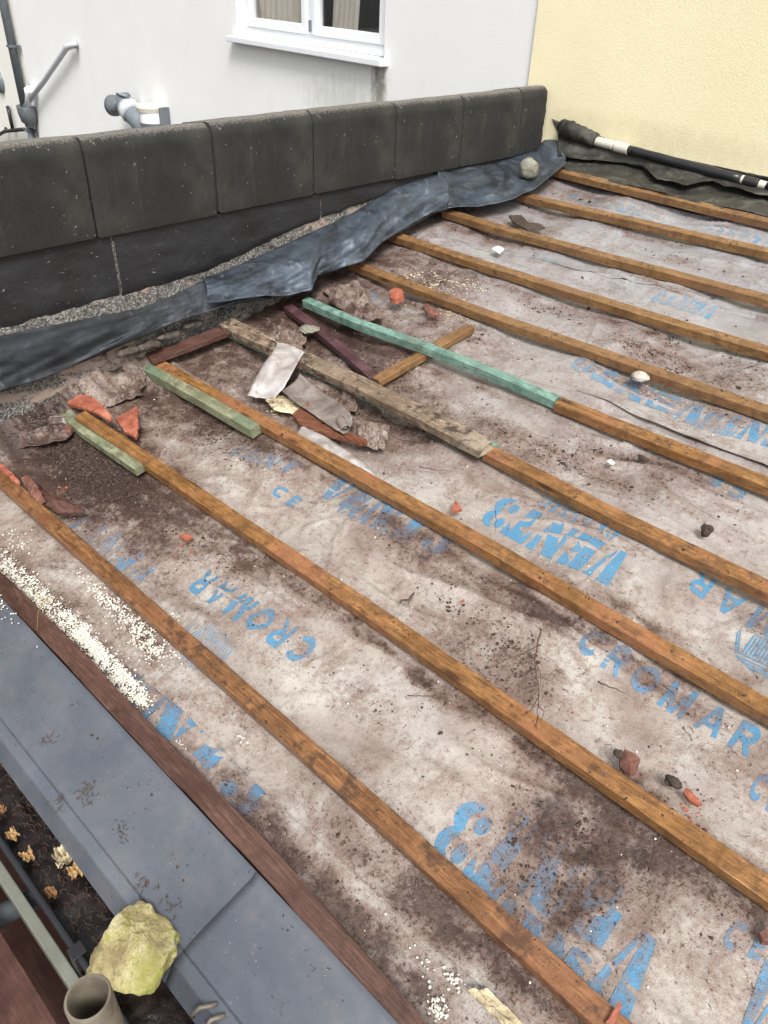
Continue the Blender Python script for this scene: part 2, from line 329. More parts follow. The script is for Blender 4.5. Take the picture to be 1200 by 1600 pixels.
def boulder_mat():
    m, n, b = mat('mossy_limestone'); q = NB(n); c = q.coord()
    f = q.noise(c, 11, 6, .65, .6); g = q.noise(c, 6, 4, .6); fi = q.noise(c, 90, 5, .8)
    col = q.ramp(f, [(.33, (.30, .23, .11)), (.50, (.60, .51, .25)), (.68, (.80, .74, .48))]); col = q.mix(q.ramp(fi, [(.52, 0), (.64, .6)]), col, (.16, .13, .06))
    gc = q.node('ShaderNodeNewGeometry'); sp = q.node('ShaderNodeSeparateXYZ'); q.link(gc.outputs['Normal'], sp.inputs[0])
    mo = q.ramp(q.math('ADD', q.math('ADD', g, q.math('MULTIPLY', sp.outputs[0], .14)), q.math('MULTIPLY', q.math('SUBTRACT', fi, .5), .5)), [(.50, 0), (.66, .8)])
    col = q.mix(mo, col, q.mix(fi, (.22, .26, .03), (.55, .54, .11)))
    q.link(col, b.inputs['Base Color']); b.inputs['Roughness'].default_value = .9
    p = q.bump(f, b, .8, .03); q.bump(fi, b, 1.0, .010, p); return m
M_BOULD = boulder_mat()

# ------------------------------------------------------------------ object helpers
def tag(o, label=None, cat=None, group=None, kind=None):
    if label: o['label'] = label
    if cat: o['category'] = cat
    if group: o['group'] = group
    if kind: o['kind'] = kind
    return o
def mesh(name, V, F, m, parent=None, mw=None, smooth=False, attrs=None, midx=None, label=None):
    """V in world coordinates; mw = world matrix of the object (default: bounding-box middle)."""
    V = np.asarray(V, float)
    if HOUSE_ON:
        c, s_ = math.cos(HA), math.sin(HA); dx, dy = V[:, 0]-HPX, V[:, 1]-HPY
        V = np.stack([HPX+c*dx-s_*dy, HPY+s_*dx+c*dy, V[:, 2]], -1)
        if mw is None and (parent is None or parent.type != 'EMPTY'): mw = Matrix.Translation((V[:, 0].mean(), V[:, 1].mean(), V[:, 2].min())) @ Matrix.Rotation(HA, 4, 'Z')
        elif mw is not None: mw = Matrix.Translation((HPX, HPY, 0)) @ Matrix.Rotation(HA, 4, 'Z') @ Matrix.Translation((-HPX, -HPY, 0))
    if mw is None:
        if parent is not None: mw = parent.matrix_world.copy() if parent.type == 'EMPTY' else Matrix.Translation(V.mean(0))
        else: mw = Matrix.Translation(Vector(((V[:, 0].min()+V[:, 0].max())/2, (V[:, 1].min()+V[:, 1].max())/2, V[:, 2].min())))
    inv = np.array(mw.inverted()); L = V@inv[:3, :3].T+inv[:3, 3]
    me = bpy.data.meshes.new(name); me.from_pydata(L.tolist(), [], F if isinstance(F, list) else F.tolist()); me.update()
    for mm in (m if isinstance(m, (list, tuple)) else [m]): me.materials.append(mm)
    if smooth: me.polygons.foreach_set('use_smooth', [True]*len(me.polygons))
    if midx is not None: me.polygons.foreach_set('material_index', midx)
    for k, a in (attrs or {}).items():
        at = me.attributes.new(k, 'FLOAT', 'POINT'); at.data.foreach_set('value', np.asarray(a, np.float32))
    o = bpy.data.objects.new(name, me); COL.objects.link(o)
    if parent is not None:
        o.parent = parent; o.matrix_basis = parent.matrix_world.inverted() @ mw
        bpy.context.view_layer.update()
    else: o.matrix_world = mw
    if label: o['label'] = label
    bpy.context.view_layer.update()
    return o
def empty(name, loc, label, cat, group=None, kind=None):
    if HOUSE_ON:
        c, s_ = math.cos(HA), math.sin(HA); dx, dy = loc[0]-HPX, loc[1]-HPY; loc = (HPX+c*dx-s_*dy, HPY+s_*dx+c*dy, loc[2])
    o = bpy.data.objects.new(name, None); COL.objects.link(o); o.location = loc;
    if HOUSE_ON: o.rotation_euler = (0, 0, HA)
    o.empty_display_size = .1
    tag(o, label, cat, group, kind); bpy.context.view_layer.update(); return o
def gridfaces(nr, nc, wrapc=False):
    i = np.arange(nr-1)[:, None]; j = np.arange(nc if wrapc else nc-1)[None, :]; j2 = (j+1) % nc
    return np.stack([i*nc+j, i*nc+j2, (i+1)*nc+j2, (i+1)*nc+j], -1).reshape(-1, 4)
def boxm(c0, c1):
    x0, y0, z0 = c0; x1, y1, z1 = c1
    V = [(x0, y0, z0), (x1, y0, z0), (x1, y1, z0), (x0, y1, z0), (x0, y0, z1), (x1, y0, z1), (x1, y1, z1), (x0, y1, z1)]
    return V, [(0, 3, 2, 1), (4, 5, 6, 7), (0, 1, 5, 4), (1, 2, 6, 5), (2, 3, 7, 6), (3, 0, 4, 7)]
def join(parts):
    V = []; F = []
    for v, f in parts:
        k = len(V); V += [tuple(p) for p in v]; F += [tuple(int(i)+k for i in q_) for q_ in f]
    return V, F
def bev(o, w=.004, seg=2):
    md = o.modifiers.new('bevel', 'BEVEL'); md.width = w; md.segments = seg; md.limit_method = 'ANGLE'; return o
def tube(path, r, n=12, inner=None, cap=True):
    path = [np.array(p, float) for p in path]; rr = r if hasattr(r, '__len__') else [r]*len(path)
    V = []; F = []; ref = np.array([0.13, .27, .95])
    for i, p in enumerate(path):
        t = path[min(i+1, len(path)-1)]-path[max(i-1, 0)]; t /= np.linalg.norm(t)
        a = np.cross(t, ref); a /= np.linalg.norm(a); b = np.cross(t, a)
        for k in range(n):
            th = 2*math.pi*k/n; V.append(p+rr[i]*(a*math.cos(th)+b*math.sin(th)))
    F = [tuple(f) for f in gridfaces(len(path), n, True).tolist()]
    if cap: F.append(tuple(range(n-1, -1, -1))); F.append(tuple(range((len(path)-1)*n, len(path)*n)))
    return V, F

# ------------------------------------------------------------------ roof surface functions
LAP1 = np.array([P(*p) for p in [(185, 1030), (230, 1065), (262, 1090), (290, 1112), (310, 1135), (345, 1165), (380, 1200), (420, 1240), (500, 1310), (600, 1400), (660, 1455), (745, 1530), (800, 1590)]])
LAP2 = np.array([P(*p) for p in [(535, 432), (560, 470), (600, 505), (665, 530), (730, 555), (780, 572), (850, 598), (930, 618), (1010, 655), (1100, 692), (1190, 725)]])
LAP3 = np.array([P(*p) for p in [(700, 372), (740, 382), (800, 395), (860, 408), (930, 424), (1000, 440), (1070, 457)]])
def lapv(L, x):
    o = np.argsort(L[:, 0]); return np.interp(x, L[o, 0], L[o, 1])
def gau(x, v, cx, cv, rx, rv): return np.exp(-(((x-cx)/rx)**2+((v-cv)/rv)**2))
PITS = [(115, 705, .30, .13, .022), (300, 640, .28, .12, .018), (430, 560, .25, .12, .03), (540, 600, .3, .12, .03), (520, 500, .25, .12, .035), (250, 540, .2, .1, .01),
        (900, 1300, .16, .08, .012), (350, 700, .3, .08, -.004), (620, 440, .2, .1, .02), (750, 1040, .2, .06, .012), (770, 940, .16, .05, -.006)]
PITS = [(*P(a, b), c, d, e) for a, b, c, d, e in PITS]
def Hm(x, v):
    x = np.asarray(x, float); v = np.asarray(v, float)
    h = -.034-.017*(1-np.cos(2*np.pi*(x+2.43)/.6))*.5*np.clip(1+.9*perlin(x*1.3, v*1.9), 0, 2)
    h = h-.010*np.abs(fbm(x*2.1+3, v*3.6, 3))
    wx = x+.12*fbm(x*2.2, v*2.2+9, 2); wv = v+.07*fbm(x*2.2+40, v*3, 2)
    rid = 1-np.abs(perlin(wx*1.5+4, wv*11)); h = h-.007+.0120*(np.clip(rid-.72, 0, 1)/.28)**1.5*1.2*sstep(-.2, .4, perlin(x*1.7+8, v*2.3))
    rid2 = 1-np.abs(perlin(wx*7+31, wv*5+2)); h = h+.0045*1.5*(np.clip(rid2-.84, 0, 1)/.16)**1.3*sstep(0, .5, perlin(x*2.2+1, v*2+5))
    h = h+.0012*fbm(x*16, v*22, 3)
    for cx, cv, rx, rv, a in PITS: h = h-a*gau(x, v, cx, cv, rx, rv)
    h = np.minimum(h, -.0338)
    return h+.17*sstep(-2.47, -2.66, x)**1.5*sstep(1.3, .8, v)
DIRT_SHADE = [  # px, py, radius along batten, radius up slope, amount (dirt and painted shade)
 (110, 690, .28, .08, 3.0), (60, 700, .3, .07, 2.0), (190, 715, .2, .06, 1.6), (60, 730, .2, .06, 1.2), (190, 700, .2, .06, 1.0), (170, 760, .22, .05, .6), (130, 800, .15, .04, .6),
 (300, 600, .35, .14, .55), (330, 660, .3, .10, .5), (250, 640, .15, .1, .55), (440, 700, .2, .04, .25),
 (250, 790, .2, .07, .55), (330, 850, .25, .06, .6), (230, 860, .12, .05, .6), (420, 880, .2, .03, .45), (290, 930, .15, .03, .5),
 (400, 560, .22, .10, .6), (480, 640, .3, .10, .55), (560, 640, .3, .08, .6), (660, 660, .18, .07, .5), (520, 520, .22, .14, .8), (640, 600, .2, .06, .55), (700, 640, .2, .06, .4), (450, 480, .35, .10, 1.3), (500, 500, .25, .12, .9), (560, 560, .25, .09, .6),  # includes patches that paint the shade of the hollow under the lead
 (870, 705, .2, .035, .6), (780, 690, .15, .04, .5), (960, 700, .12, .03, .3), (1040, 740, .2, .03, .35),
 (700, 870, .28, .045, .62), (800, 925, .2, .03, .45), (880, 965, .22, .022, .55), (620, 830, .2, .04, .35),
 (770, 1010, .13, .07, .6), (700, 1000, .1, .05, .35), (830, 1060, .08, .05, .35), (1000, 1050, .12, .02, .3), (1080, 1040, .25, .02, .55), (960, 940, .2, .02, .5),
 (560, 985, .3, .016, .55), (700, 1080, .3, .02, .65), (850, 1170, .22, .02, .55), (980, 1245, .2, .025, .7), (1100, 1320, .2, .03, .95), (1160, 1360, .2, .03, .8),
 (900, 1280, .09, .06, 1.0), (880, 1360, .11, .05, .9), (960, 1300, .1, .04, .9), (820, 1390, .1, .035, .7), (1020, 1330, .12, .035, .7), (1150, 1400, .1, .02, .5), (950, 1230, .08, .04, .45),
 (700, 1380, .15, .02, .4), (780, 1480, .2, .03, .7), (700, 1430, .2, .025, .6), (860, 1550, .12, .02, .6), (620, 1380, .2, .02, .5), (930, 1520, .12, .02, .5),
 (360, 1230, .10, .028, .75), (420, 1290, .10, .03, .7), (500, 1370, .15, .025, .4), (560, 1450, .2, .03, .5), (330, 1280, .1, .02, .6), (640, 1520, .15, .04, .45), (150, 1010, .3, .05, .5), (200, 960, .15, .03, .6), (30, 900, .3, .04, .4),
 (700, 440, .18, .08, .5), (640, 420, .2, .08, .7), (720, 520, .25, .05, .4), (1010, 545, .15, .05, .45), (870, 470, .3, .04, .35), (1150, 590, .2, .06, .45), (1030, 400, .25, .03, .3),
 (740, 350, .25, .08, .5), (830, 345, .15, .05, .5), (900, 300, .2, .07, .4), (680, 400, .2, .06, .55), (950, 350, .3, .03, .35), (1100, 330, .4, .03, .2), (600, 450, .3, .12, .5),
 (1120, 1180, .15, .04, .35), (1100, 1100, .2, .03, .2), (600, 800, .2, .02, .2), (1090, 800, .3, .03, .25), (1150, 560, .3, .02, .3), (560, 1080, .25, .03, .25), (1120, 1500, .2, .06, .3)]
DIRT_SHADE = [(*P(a, b), c, d, e) for a, b, c, d, e in DIRT_SHADE]
DIRT_SHADE = [(a, b, c*1.2, d*1.25, e) for a, b, c, d, e in DIRT_SHADE]
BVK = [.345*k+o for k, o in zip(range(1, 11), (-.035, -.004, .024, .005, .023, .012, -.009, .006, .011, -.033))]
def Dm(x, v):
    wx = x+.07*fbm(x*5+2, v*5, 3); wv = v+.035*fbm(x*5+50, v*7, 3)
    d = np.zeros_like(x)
    for cx, cv, rx, rv, a in DIRT_SHADE: d = d+a*gau(wx, wv, cx, cv, rx, rv)
    for bv in BVK: d = d+.42*np.exp(-((wv-(bv-.068))/.026)**2)*sstep(-.3, .4, perlin(x*3, v+bv*9))  # dirt band with shadow painted in along each batten's near side
    d = d+.5*sstep(-2.2, -2.6, x)  # shade under the lead, painted as darkening towards the parapet
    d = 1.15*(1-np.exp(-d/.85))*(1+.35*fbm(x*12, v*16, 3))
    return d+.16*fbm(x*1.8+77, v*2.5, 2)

def sheet(edge_lo, v_hi, lift, label, x0=-2.66, x1=1.5, dx=.008, sink=0.0, texts=(), v_lo=None, liftf=None):
    xs = np.arange(x0, x1+dx, dx); lo = (lapv(edge_lo, xs) if edge_lo is not None else np.full_like(xs, v_lo))
    hi = (lapv(v_hi, xs)+.06 if hasattr(v_hi, '__len__') else np.full_like(xs, v_hi))
    nv = int((hi-lo).max()/dx)+2; t = np.linspace(0, 1, nv)
    if edge_lo is not None: lo = lo+.002*fbm(xs*4, xs*0+.3, 2)
    X = np.repeat(xs[None, :], nv, 0); V = lo[None, :]*(1-t[:, None])+hi[None, :]*t[:, None]
    de = V-lo[None, :]
    curl = lift*(1+.8*perlin(X*4+7, X*0+2.2))*np.exp(-de/.03)
    def hh(x, v):
        l0 = np.interp(x, xs, lo); return Hm(x, v)+.0012+np.maximum(lift*(1+.8*perlin(x*4+7, x*0+2.2)), 0)*(liftf(x) if liftf else 1)*np.exp(-(v-l0)/.03)-sink-(.0022*sstep(-.062, -.045, v-np.interp(x, xs, hi)) if hasattr(v_hi, '__len__') else 0)
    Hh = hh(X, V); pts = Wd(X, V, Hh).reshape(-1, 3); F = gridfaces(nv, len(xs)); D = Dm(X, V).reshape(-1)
    n0 = len(pts); allV = [pts]; allF = [F]; A = [D]; WR = [np.zeros(n0)]; mi = [np.zeros(len(F), int)]
    for (gv, gf, wear) in texts:
        gv = np.array(gv); l0 = np.interp(gv[:, 0], xs, lo)
        ok = gv[:, 1] > l0+.001
        # bilinear height of the mesh itself
        hx = np.clip((gv[:, 0]-x0)/dx, 0, len(xs)-1.001); i = hx.astype(int); fx = hx-i
        hl = np.interp(gv[:, 0], xs, hi); tv = np.clip((gv[:, 1]-l0)/(hl-l0)*(nv-1), 0, nv-1.001); j = tv.astype(int); fv = tv-j
        h = (Hh[j, i]*(1-fx)+Hh[j, i+1]*fx)*(1-fv)+(Hh[j+1, i]*(1-fx)+Hh[j+1, i+1]*fx)*fv+.0011
        k = sum(len(a) for a in allV); gf = np.array(gf); keep = ok[gf].all(1); gf = gf[keep]
        allV.append(Wd(gv[:, 0], gv[:, 1], h)); allF.append(gf+k); A.append(Dm(gv[:, 0], gv[:, 1])); WR.append(np.full(len(gv), wear)); mi.append(np.ones(len(gf), int))
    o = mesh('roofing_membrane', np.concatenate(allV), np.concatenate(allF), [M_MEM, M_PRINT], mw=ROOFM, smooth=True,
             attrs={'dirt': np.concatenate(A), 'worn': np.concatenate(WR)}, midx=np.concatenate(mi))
    return tag(o, label, 'membrane', 'sheets of roofing membrane')

# ------------------------------------------------------------------ lettering (own glyph shapes, unit height)
def quad(p, n=8, m=4):
    a, b, c, d = [np.array(q_, float) for q_ in p]; V = []
    for i in range(n+1):
        for j in range(m+1):
            s, t = i/n, j/m; V.append((a*(1-t)+d*t)*(1-s)+(b*(1-t)+c*t)*s)
    return np.array(V), gridfaces(n+1, m+1)
def arc(cx, cy, rx, ry, a0, a1, th, th2=None, n=28):
    th2 = th if th2 is None else th2; V = []          # th at vertical-stroke side, th2 at horizontal-stroke side
    for i in range(n+1):
        a = math.radians(a0+(a1-a0)*i/n); c, s = math.cos(a), math.sin(a)
        for j in range(4):
            k = j/3; V.append((cx+(rx-th*k)*c, cy+(ry-th2*k)*s))
    return np.array(V), gridfaces(n+1, 4)
T = .235
def st(p, q_, w=T):
    p = np.array(p, float); q_ = np.array(q_, float); d = q_-p; d /= np.linalg.norm(d); n = np.array([-d[1], d[0]])*w/2
    return quad([p-n, q_-n, q_+n, p+n])
GL = {
 'C': (1.05, [arc(.55, .5, .55, .5, 42, 318, T)]),
 'O': (1.15, [arc(.57, .5, .57, .5, 0, 360, T, n=40)]),
 'R': (.95, [st((T/2, 0), (T/2, 1)), quad([(T, 1-T), (.55, 1-T), (.55, 1), (T, 1)]), quad([(T, .38), (.55, .38), (.55, .38+T*.85), (T, .38+T*.85)]), arc(.55, .69, .34, .31, -90, 90, T, T), quad([(.38, .40), (.70, 0), (.95, 0), (.60, .42)])]),
 'M': (1.3, [st((T/2, 0), (T/2, 1)), st((1.2-T/2, 0), (1.2-T/2, 1)), quad([(.02, 1), (.48, .0), (.66, .0), (.26, 1)]), quad([(.94, 1), (.54, 0), (.72, 0), (1.18, 1)])]),
 'A': (1.1, [quad([(0, 0), (.42, 1), (.62, 1), (.22, 0)]), quad([(.84, 0), (.44, 1), (.66, 1), (1.06, 0)]), quad([(.28, .2), (.78, .2), (.72, .37), (.34, .37)])]),
 'E': (.8, [st((T/2, 0), (T/2, 1)), quad([(T, 0), (.75, 0), (.75, T), (T, T)]), quad([(T, .41), (.68, .41), (.68, .59), (T, .59)]), quad([(T, 1-T), (.75, 1-T), (.75, 1), (T, 1)])]),
 'L': (.75, [st((T/2, 0), (T/2, 1)), quad([(T, 0), (.7, 0), (.7, T), (T, T)])]),
 'I': (.3, [st((T/2, 0), (T/2, 1))]),
 # fat stencil letters
 'v': (1.0, [quad([(.0, 1), (.32, .0), (.56, .0), (.48, 1)]), quad([(.60, .16), (.78, 1), (.98, 1), (.64, .0)]), quad([(.70, .86), (.70, 1), (1.0, 1), (1.0, .93)])]),
 'e': (.92, [quad([(.0, 0), (.46, 0), (.46, 1), (.0, 1)]), quad([(.51, .86), (.88, .62), (.88, 1), (.51, 1)]), quad([(.51, 0), (.51, .14), (.90, .40), (.90, 0)]), quad([(.51, .44), (.51, .56), (.72, .66), (.72, .34)])]),
 'n': (1.12, [quad([(.0, 0), (.26, 0), (.16, .74), (.08, .84)]), quad([(.0, 1), (.62, .0), (1.04, .0), (.46, 1)]), quad([(.90, .34), (.98, .2), (1.12, 1), (.80, 1)])]),
 't': (.98, [quad([(.26, 0), (.72, 0), (.72, 1), (.26, 1)]), quad([(.0, .60), (.25, .86), (.25, 1), (.0, 1)]), quad([(.73, .86), (.98, .60), (.98, 1), (.73, 1)])]),
 '3': (.9, [arc(.42, .73, .42, .27, -80, 100, .33, .12), arc(.42, .28, .46, .28, -100, 80, .36, .12), arc(.17, .76, .17, .15, 0, 360, .165, .145), arc(.17, .24, .18, .15, 0, 360, .175, .145)]),
 'c': (.92, [arc(.42, .5, .42, .5, 100, 260, .30, .10), arc(.52, .5, .36, .5, 20, 80, .2, .2), arc(.52, .5, .36, .5, -80, -20, .10, .12)]),
 'l': (.75, [quad([(.05, 0), (.40, 0), (.40, 1), (.05, 1)]), quad([(.45, 0), (.45, .14), (.74, .42), (.74, 0)])]),
 'a': (1.0, [quad([(.0, 0), (.36, .9), (.46, .9), (.16, 0)]), quad([(.52, 0), (.40, 1), (.62, 1), (.98, 0)]), quad([(.22, .22), (.48, .22), (.46, .32), (.26, .32)])]),
 's': (.72, [arc(.34, .73, .34, .27, 60, 260, .26, .14), arc(.34, .27, .34, .27, -120, 80, .28, .14), quad([(.5, .72), (.66, .72), (.66, .95), (.56, .9)]), quad([(.02, .05), (.14, .1), (.18, .3), (.02, .3)])]),
 'i': (.5, [quad([(.05, 0), (.42, 0), (.42, 1), (.05, 1)])]),
 # hatched emblem
 '#': (1.5, [st((.04+.075*k+.28, .42), (.04+.075*k+.28, 1), .042) for k in range(15)] + [quad([(.22, .34), (1.46, .34), (1.46, .385), (.22, .385)]), st((.03, .98), (.25, .37), .035), st((.0, .90), (.22, .30), .03), st((.25, .25), (1.46, .25), .035), st((.42, .17), (1.3, .17), .035), st((.6, .09), (1.15, .09), .035), st((.25, .25), (.75, .02), .03), st((1.46, .25), (.95, .02), .03), st((.32, 1.05), (1.46, 1.05), .03)]),
}
def text(s, start, end, height, vc, direction, gap=.22, wear=0.0, shear=0.0):
    """s set between x=start and x=end (outer limits) with centre line at v=vc; direction +1 reads towards +x, -1 upside down."""
    wid = sum(GL[c][0] if c != ' ' else .5 for c in s)+gap*(len(s)-1); kx = abs(end-start)/wid; x = 0; V = []; F = []; n = 0
    for c in s:
        if c == ' ': x += .5+gap; continue
        w, parts = GL[c]
        for k, (pv, pf) in enumerate(parts):
            u = (pv[:, 0]+x)*kx; y = (pv[:, 1]-.5)*height
            u = u+shear*y
            V.append(np.stack([start+direction*u, vc+direction*y], -1)); F.append(np.array(pf)+n); n += len(pv)
        x += w+gap
    return np.concatenate(V), np.concatenate(F), wear
def tx(s, pc0, pc1, height, gap=.22, wear=0.0):
    """pc0/pc1: photo measurements of the centres of the first and last letters."""
    a, b = P(*pc0), P(*pc1); dr = 1 if b[0] > a[0] else -1
    w0, w1 = GL[s[0]][0], GL[s[-1]][0]; wid = sum(GL[c][0] for c in s)+gap*(len(s)-1)
    kx = abs(b[0]-a[0])/(wid-w0/2-w1/2); st_ = a[0]-dr*w0/2*kx
    V, F, w = text(s, st_, st_+dr*wid*kx, height, 0, dr, gap, wear)
    V = V.copy(); V[:, 1] += a[1]+(V[:, 0]-a[0])*(b[1]-a[1])/(b[0]-a[0]); return V, F, w
T0 = [tx('vent3', (165, 1025), (388, 1222), .125, .12, .1)]
a = P(300, 1000)
T1 = [tx('CROMAR', (470, 1010), (314, 903), .088, .42), tx('vent3', (982, 1512), (722, 1295), .150, .13, 0), tx('classic', (958, 1390), (812, 1275), .052, .3, .1),
      tx('CROMAR', (926, 1003), (1168, 1150), .088, .42, 0), tx('vent3', (952, 880), (782, 792), .14, .13, .05), tx('classic', (958, 830), (852, 777), .05, .3, .15),
      tx('MAR', (1196, 962), (1098, 905), .084, .5), tx('CE', (1152, 765), (1118, 748), .05, .6), tx('CE', (436, 762), (458, 776), .05, .6, .2),
      tx('classic', (538, 790), (632, 838), .05, .3, .25), tx('vent3', (530, 756), (690, 838), .13, .12, .2),
      tx('vent3', (215, 895), (120, 815), .12, .12, .75), tx('#', (345, 992), (346, 992), .13, .1, .6) if 0 else text('#', a[0]-.06, a[0]+.13, .12, a[1], 1, .1, .75),
      tx('vent', (375, 700), (450, 725), .08, .12, .7), tx('CE', (1188, 1228), (1215, 1250), .075, .6, 0), tx('vent3', (1195, 1560), (1420, 1730), .135, .12, .1), tx('CE', (1150, 1460), (1190, 1475), .06, .6, .1),
      tx('vent3', (0, 672), (60, 640), .10, .12, .6)]
e_ = P(1135, 1005); T1.append(text('#', e_[0], e_[0]+.17, .105, e_[1]+.03, 1, .1, .05))
T2 = [tx('vent3', (1080, 640), (915, 565), .12, .12, .55), tx('vent3', (1110, 480), (1030, 462), .10, .2, .6), tx('vent', (560, 450), (600, 462), .1, .12, .7), tx('vent3', (1250, 690), (1110, 655), .12, .12, .5)]
T3 = [tx('CROMAR', (1190, 395), (1050, 350), .08, .4, .5), tx('classic', (1200, 378), (1100, 345), .06, .3, .6), tx('vent', (880, 418), (830, 400), .09, .2, .7), tx('vent3', (1040, 345), (900, 300), .09, .12, .85)]
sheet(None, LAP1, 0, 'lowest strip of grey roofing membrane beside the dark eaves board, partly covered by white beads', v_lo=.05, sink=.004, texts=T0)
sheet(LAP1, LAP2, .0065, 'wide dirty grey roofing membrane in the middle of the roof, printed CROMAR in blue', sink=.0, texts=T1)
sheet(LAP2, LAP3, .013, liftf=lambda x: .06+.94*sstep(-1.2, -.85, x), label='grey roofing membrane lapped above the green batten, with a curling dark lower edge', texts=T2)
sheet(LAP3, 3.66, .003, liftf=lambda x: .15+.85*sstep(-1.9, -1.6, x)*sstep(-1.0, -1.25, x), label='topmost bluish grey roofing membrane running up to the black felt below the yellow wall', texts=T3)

# ------------------------------------------------------------------ battens
def bar(name, pts, w, hgt, m, label, group='roofing battens', h0=-.0335, taper=0, jit=.0011, ext=None, far_edge=True, cat='batten', h_list=None, seg=.03, parent=None, rough_end=0.0):
    """pts: roof coordinates (x,v) of the far top edge; cross-section w (down the slope) by hgt."""
    pts = [np.array(p, float) for p in pts]
    if ext is not None:
        d = (pts[-1]-pts[-3 if len(pts) > 2 else -2]); d /= abs(d[0]); pts.append(pts[-1]+d*(ext-pts[-1][0]))
    A, B = pts[0], pts[-1]; L = np.linalg.norm(B-A); ux = (B-A)/L; uv = np.array([-ux[1], ux[0]])
    s = np.array([(p-A)@ux for p in pts]); e = np.array([(p-A)@uv for p in pts])
    n = max(3, int(L/seg)); t = np.linspace(0, L, n)
    ee = np.interp(t, s, e); k = np.ones(5)/5
    if n > 8: ep = np.pad(ee, 2, 'edge'); ee = np.convolve(ep, k, 'valid')
    hh = np.interp(t, s, h_list) if h_list is not None else np.zeros(n)
    b = min(.0016, hgt*.1, w*.08); sec = [(-w+b, 0), (-w, b), (-w, hgt-b), (-w+b, hgt), (-b, hgt), (0, hgt-b), (0, b), (-b, 0)]
    V = []; r = np.random.default_rng(int(abs(A[0]*1000)+abs(A[1]*7000)) % 99999); off = r.uniform(0, 90)
    for i in range(n):
        for jx, (y, z) in enumerate(sec):
            dy = jit*fbm(np.array([t[i]*9+off]), np.array([jx*.7]), 3)[0]; dz = jit*fbm(np.array([t[i]*9+off+30]), np.array([jx*.7+5]), 3)[0]
            xx = t[i]+(r.uniform(-1, 1)*rough_end if i in (0, n-1) else 0)
            sag = .0012*math.sin(t[i]*2.1+off)
            V.append((xx, ee[i]+y+dy, hh[i]+z+dz+(sag if jit < .003 else 0)))
    V = np.array(V); F = gridfaces(n, 8, True).tolist(); F = [f[::-1] for f in F]+[tuple(range(8)), tuple(range(n*8-1, n*8-9, -1))]
    X = A[0]+V[:, 0]*ux[0]+V[:, 1]*uv[0]; Vv = A[1]+V[:, 0]*ux[1]+V[:, 1]*uv[1]; Hh = h0+V[:, 2]
    wp = Wd(X, Vv, Hh)
    mw = ROOFM @ Matrix.Translation((A[0], A[1], h0)) @ Matrix.Rotation(math.atan2(ux[1], ux[0]), 4, 'Z')
    o = mesh(name, wp, F, m, parent=parent, mw=mw)
    return tag(o, label, cat, group) if parent is None else o
BW, BH = .047, .034
def far(l):
    a_ = np.array([P(*p, 0.0) for p in l])
    if len(l) > 3:
        c_ = np.polyfit(a_[:, 0], a_[:, 1], 2 if l[0][1] > 500 and len(l) > 5 else 1); a_[:, 1] = .75*np.polyval(c_, a_[:, 0])+.25*a_[:, 1]
    return list(a_)
bats = [
 ([(0, 728), (80, 803), (170, 877), (260, 960), (365, 1047), (425, 1100), (600, 1250), (720, 1360), (805, 1435), (985, 1600)], M_BATL, 'lowest brown batten, next to the eaves board, terracotta shards at its left end', -2.52),
 ([(135, 648), (215, 695), (295, 750), (440, 845), (600, 950), (740, 1050), (885, 1150), (1000, 1230), (1200, 1365)], M_BAT, 'second brown batten up the roof, its left end lying over a pale green offcut', None),
 ([(255, 562), (335, 605), (415, 650), (600, 755), (765, 835), (950, 950), (1200, 1090)], M_BAT, 'third brown batten up the roof, its left part beside a pale green short batten', None),
 ([(770, 694), (860, 740), (950, 795), (1070, 845), (1200, 900)], M_BAT, 'brown batten butted to the right end of the mouldy old timber', None),
 ([(878, 620), (960, 652), (1050, 688), (1100, 705), (1200, 745)], M_BAT, 'brown batten butted to the right end of the bright green one', None),
 ([(560, 402), (600, 420), (665, 450), (740, 482), (800, 503), (915, 535), (1020, 570), (1100, 595), (1200, 627)], M_BAT2, 'brown batten touching the upper end of the short cross piece', None),
 ([(618, 358), (635, 365), (700, 390), (800, 425), (900, 455), (1000, 484), (1100, 510), (1200, 533)], M_BAT2, 'fourth brown batten down from the yellow wall', None),
 ([(705, 322), (760, 347), (860, 373), (960, 400), (1100, 432), (1200, 457)], M_BAT2, 'third brown batten down from the yellow wall, passing above the white flake', None),
 ([(800, 293), (860, 312), (940, 330), (1000, 342), (1100, 365), (1200, 385)], M_BAT2, 'second brown batten down from the yellow wall, starting under the lead below the pebble', None),
 ([(862, 258), (880, 264), (960, 285), (1050, 305), (1120, 322), (1200, 338)], M_BAT2, 'topmost brown batten, directly below the black felt at the yellow wall', None)]
for i, (l, m, lab, xs) in enumerate(bats):
    pts = far(l)
    if i == 1: hl = [.016]+[.004]+[0]*(len(pts)-1)
    else: hl = None
    bar('batten', pts, BW if i < 5 else .045, BH, m, lab, ext=1.5, h_list=hl)
bar('batten', [P(482, 463, .004), P(560, 497, .013), P(665, 533, .025), P(760, 570, .012), P(876, 619, 0)], .037, BH, M_GREEN, 'bright green treated batten running from under the lead to a brown batten', h_list=[.004, .013, .025, .013, 0])
bar('batten', far([(245, 571), (320, 615), (404, 664)]), .040, .040, M_PALE, 'short pale green batten lying against the third brown batten', h0=-.034) if 0 else None
pg = [P(232, 566, .006), P(318, 612, .006), P(405, 662, .006)]
bar('batten', pg, .042, .040, M_PALE, 'short pale green batten lying against the near side of the third brown batten', h0=-.036)
bar('batten', [P(75, 612, -.002), P(150, 672, -.002), P(228, 722, -.002)], .045, .03, M_PALE, 'pale green batten offcut under the left end of the second brown batten', h0=-.032)
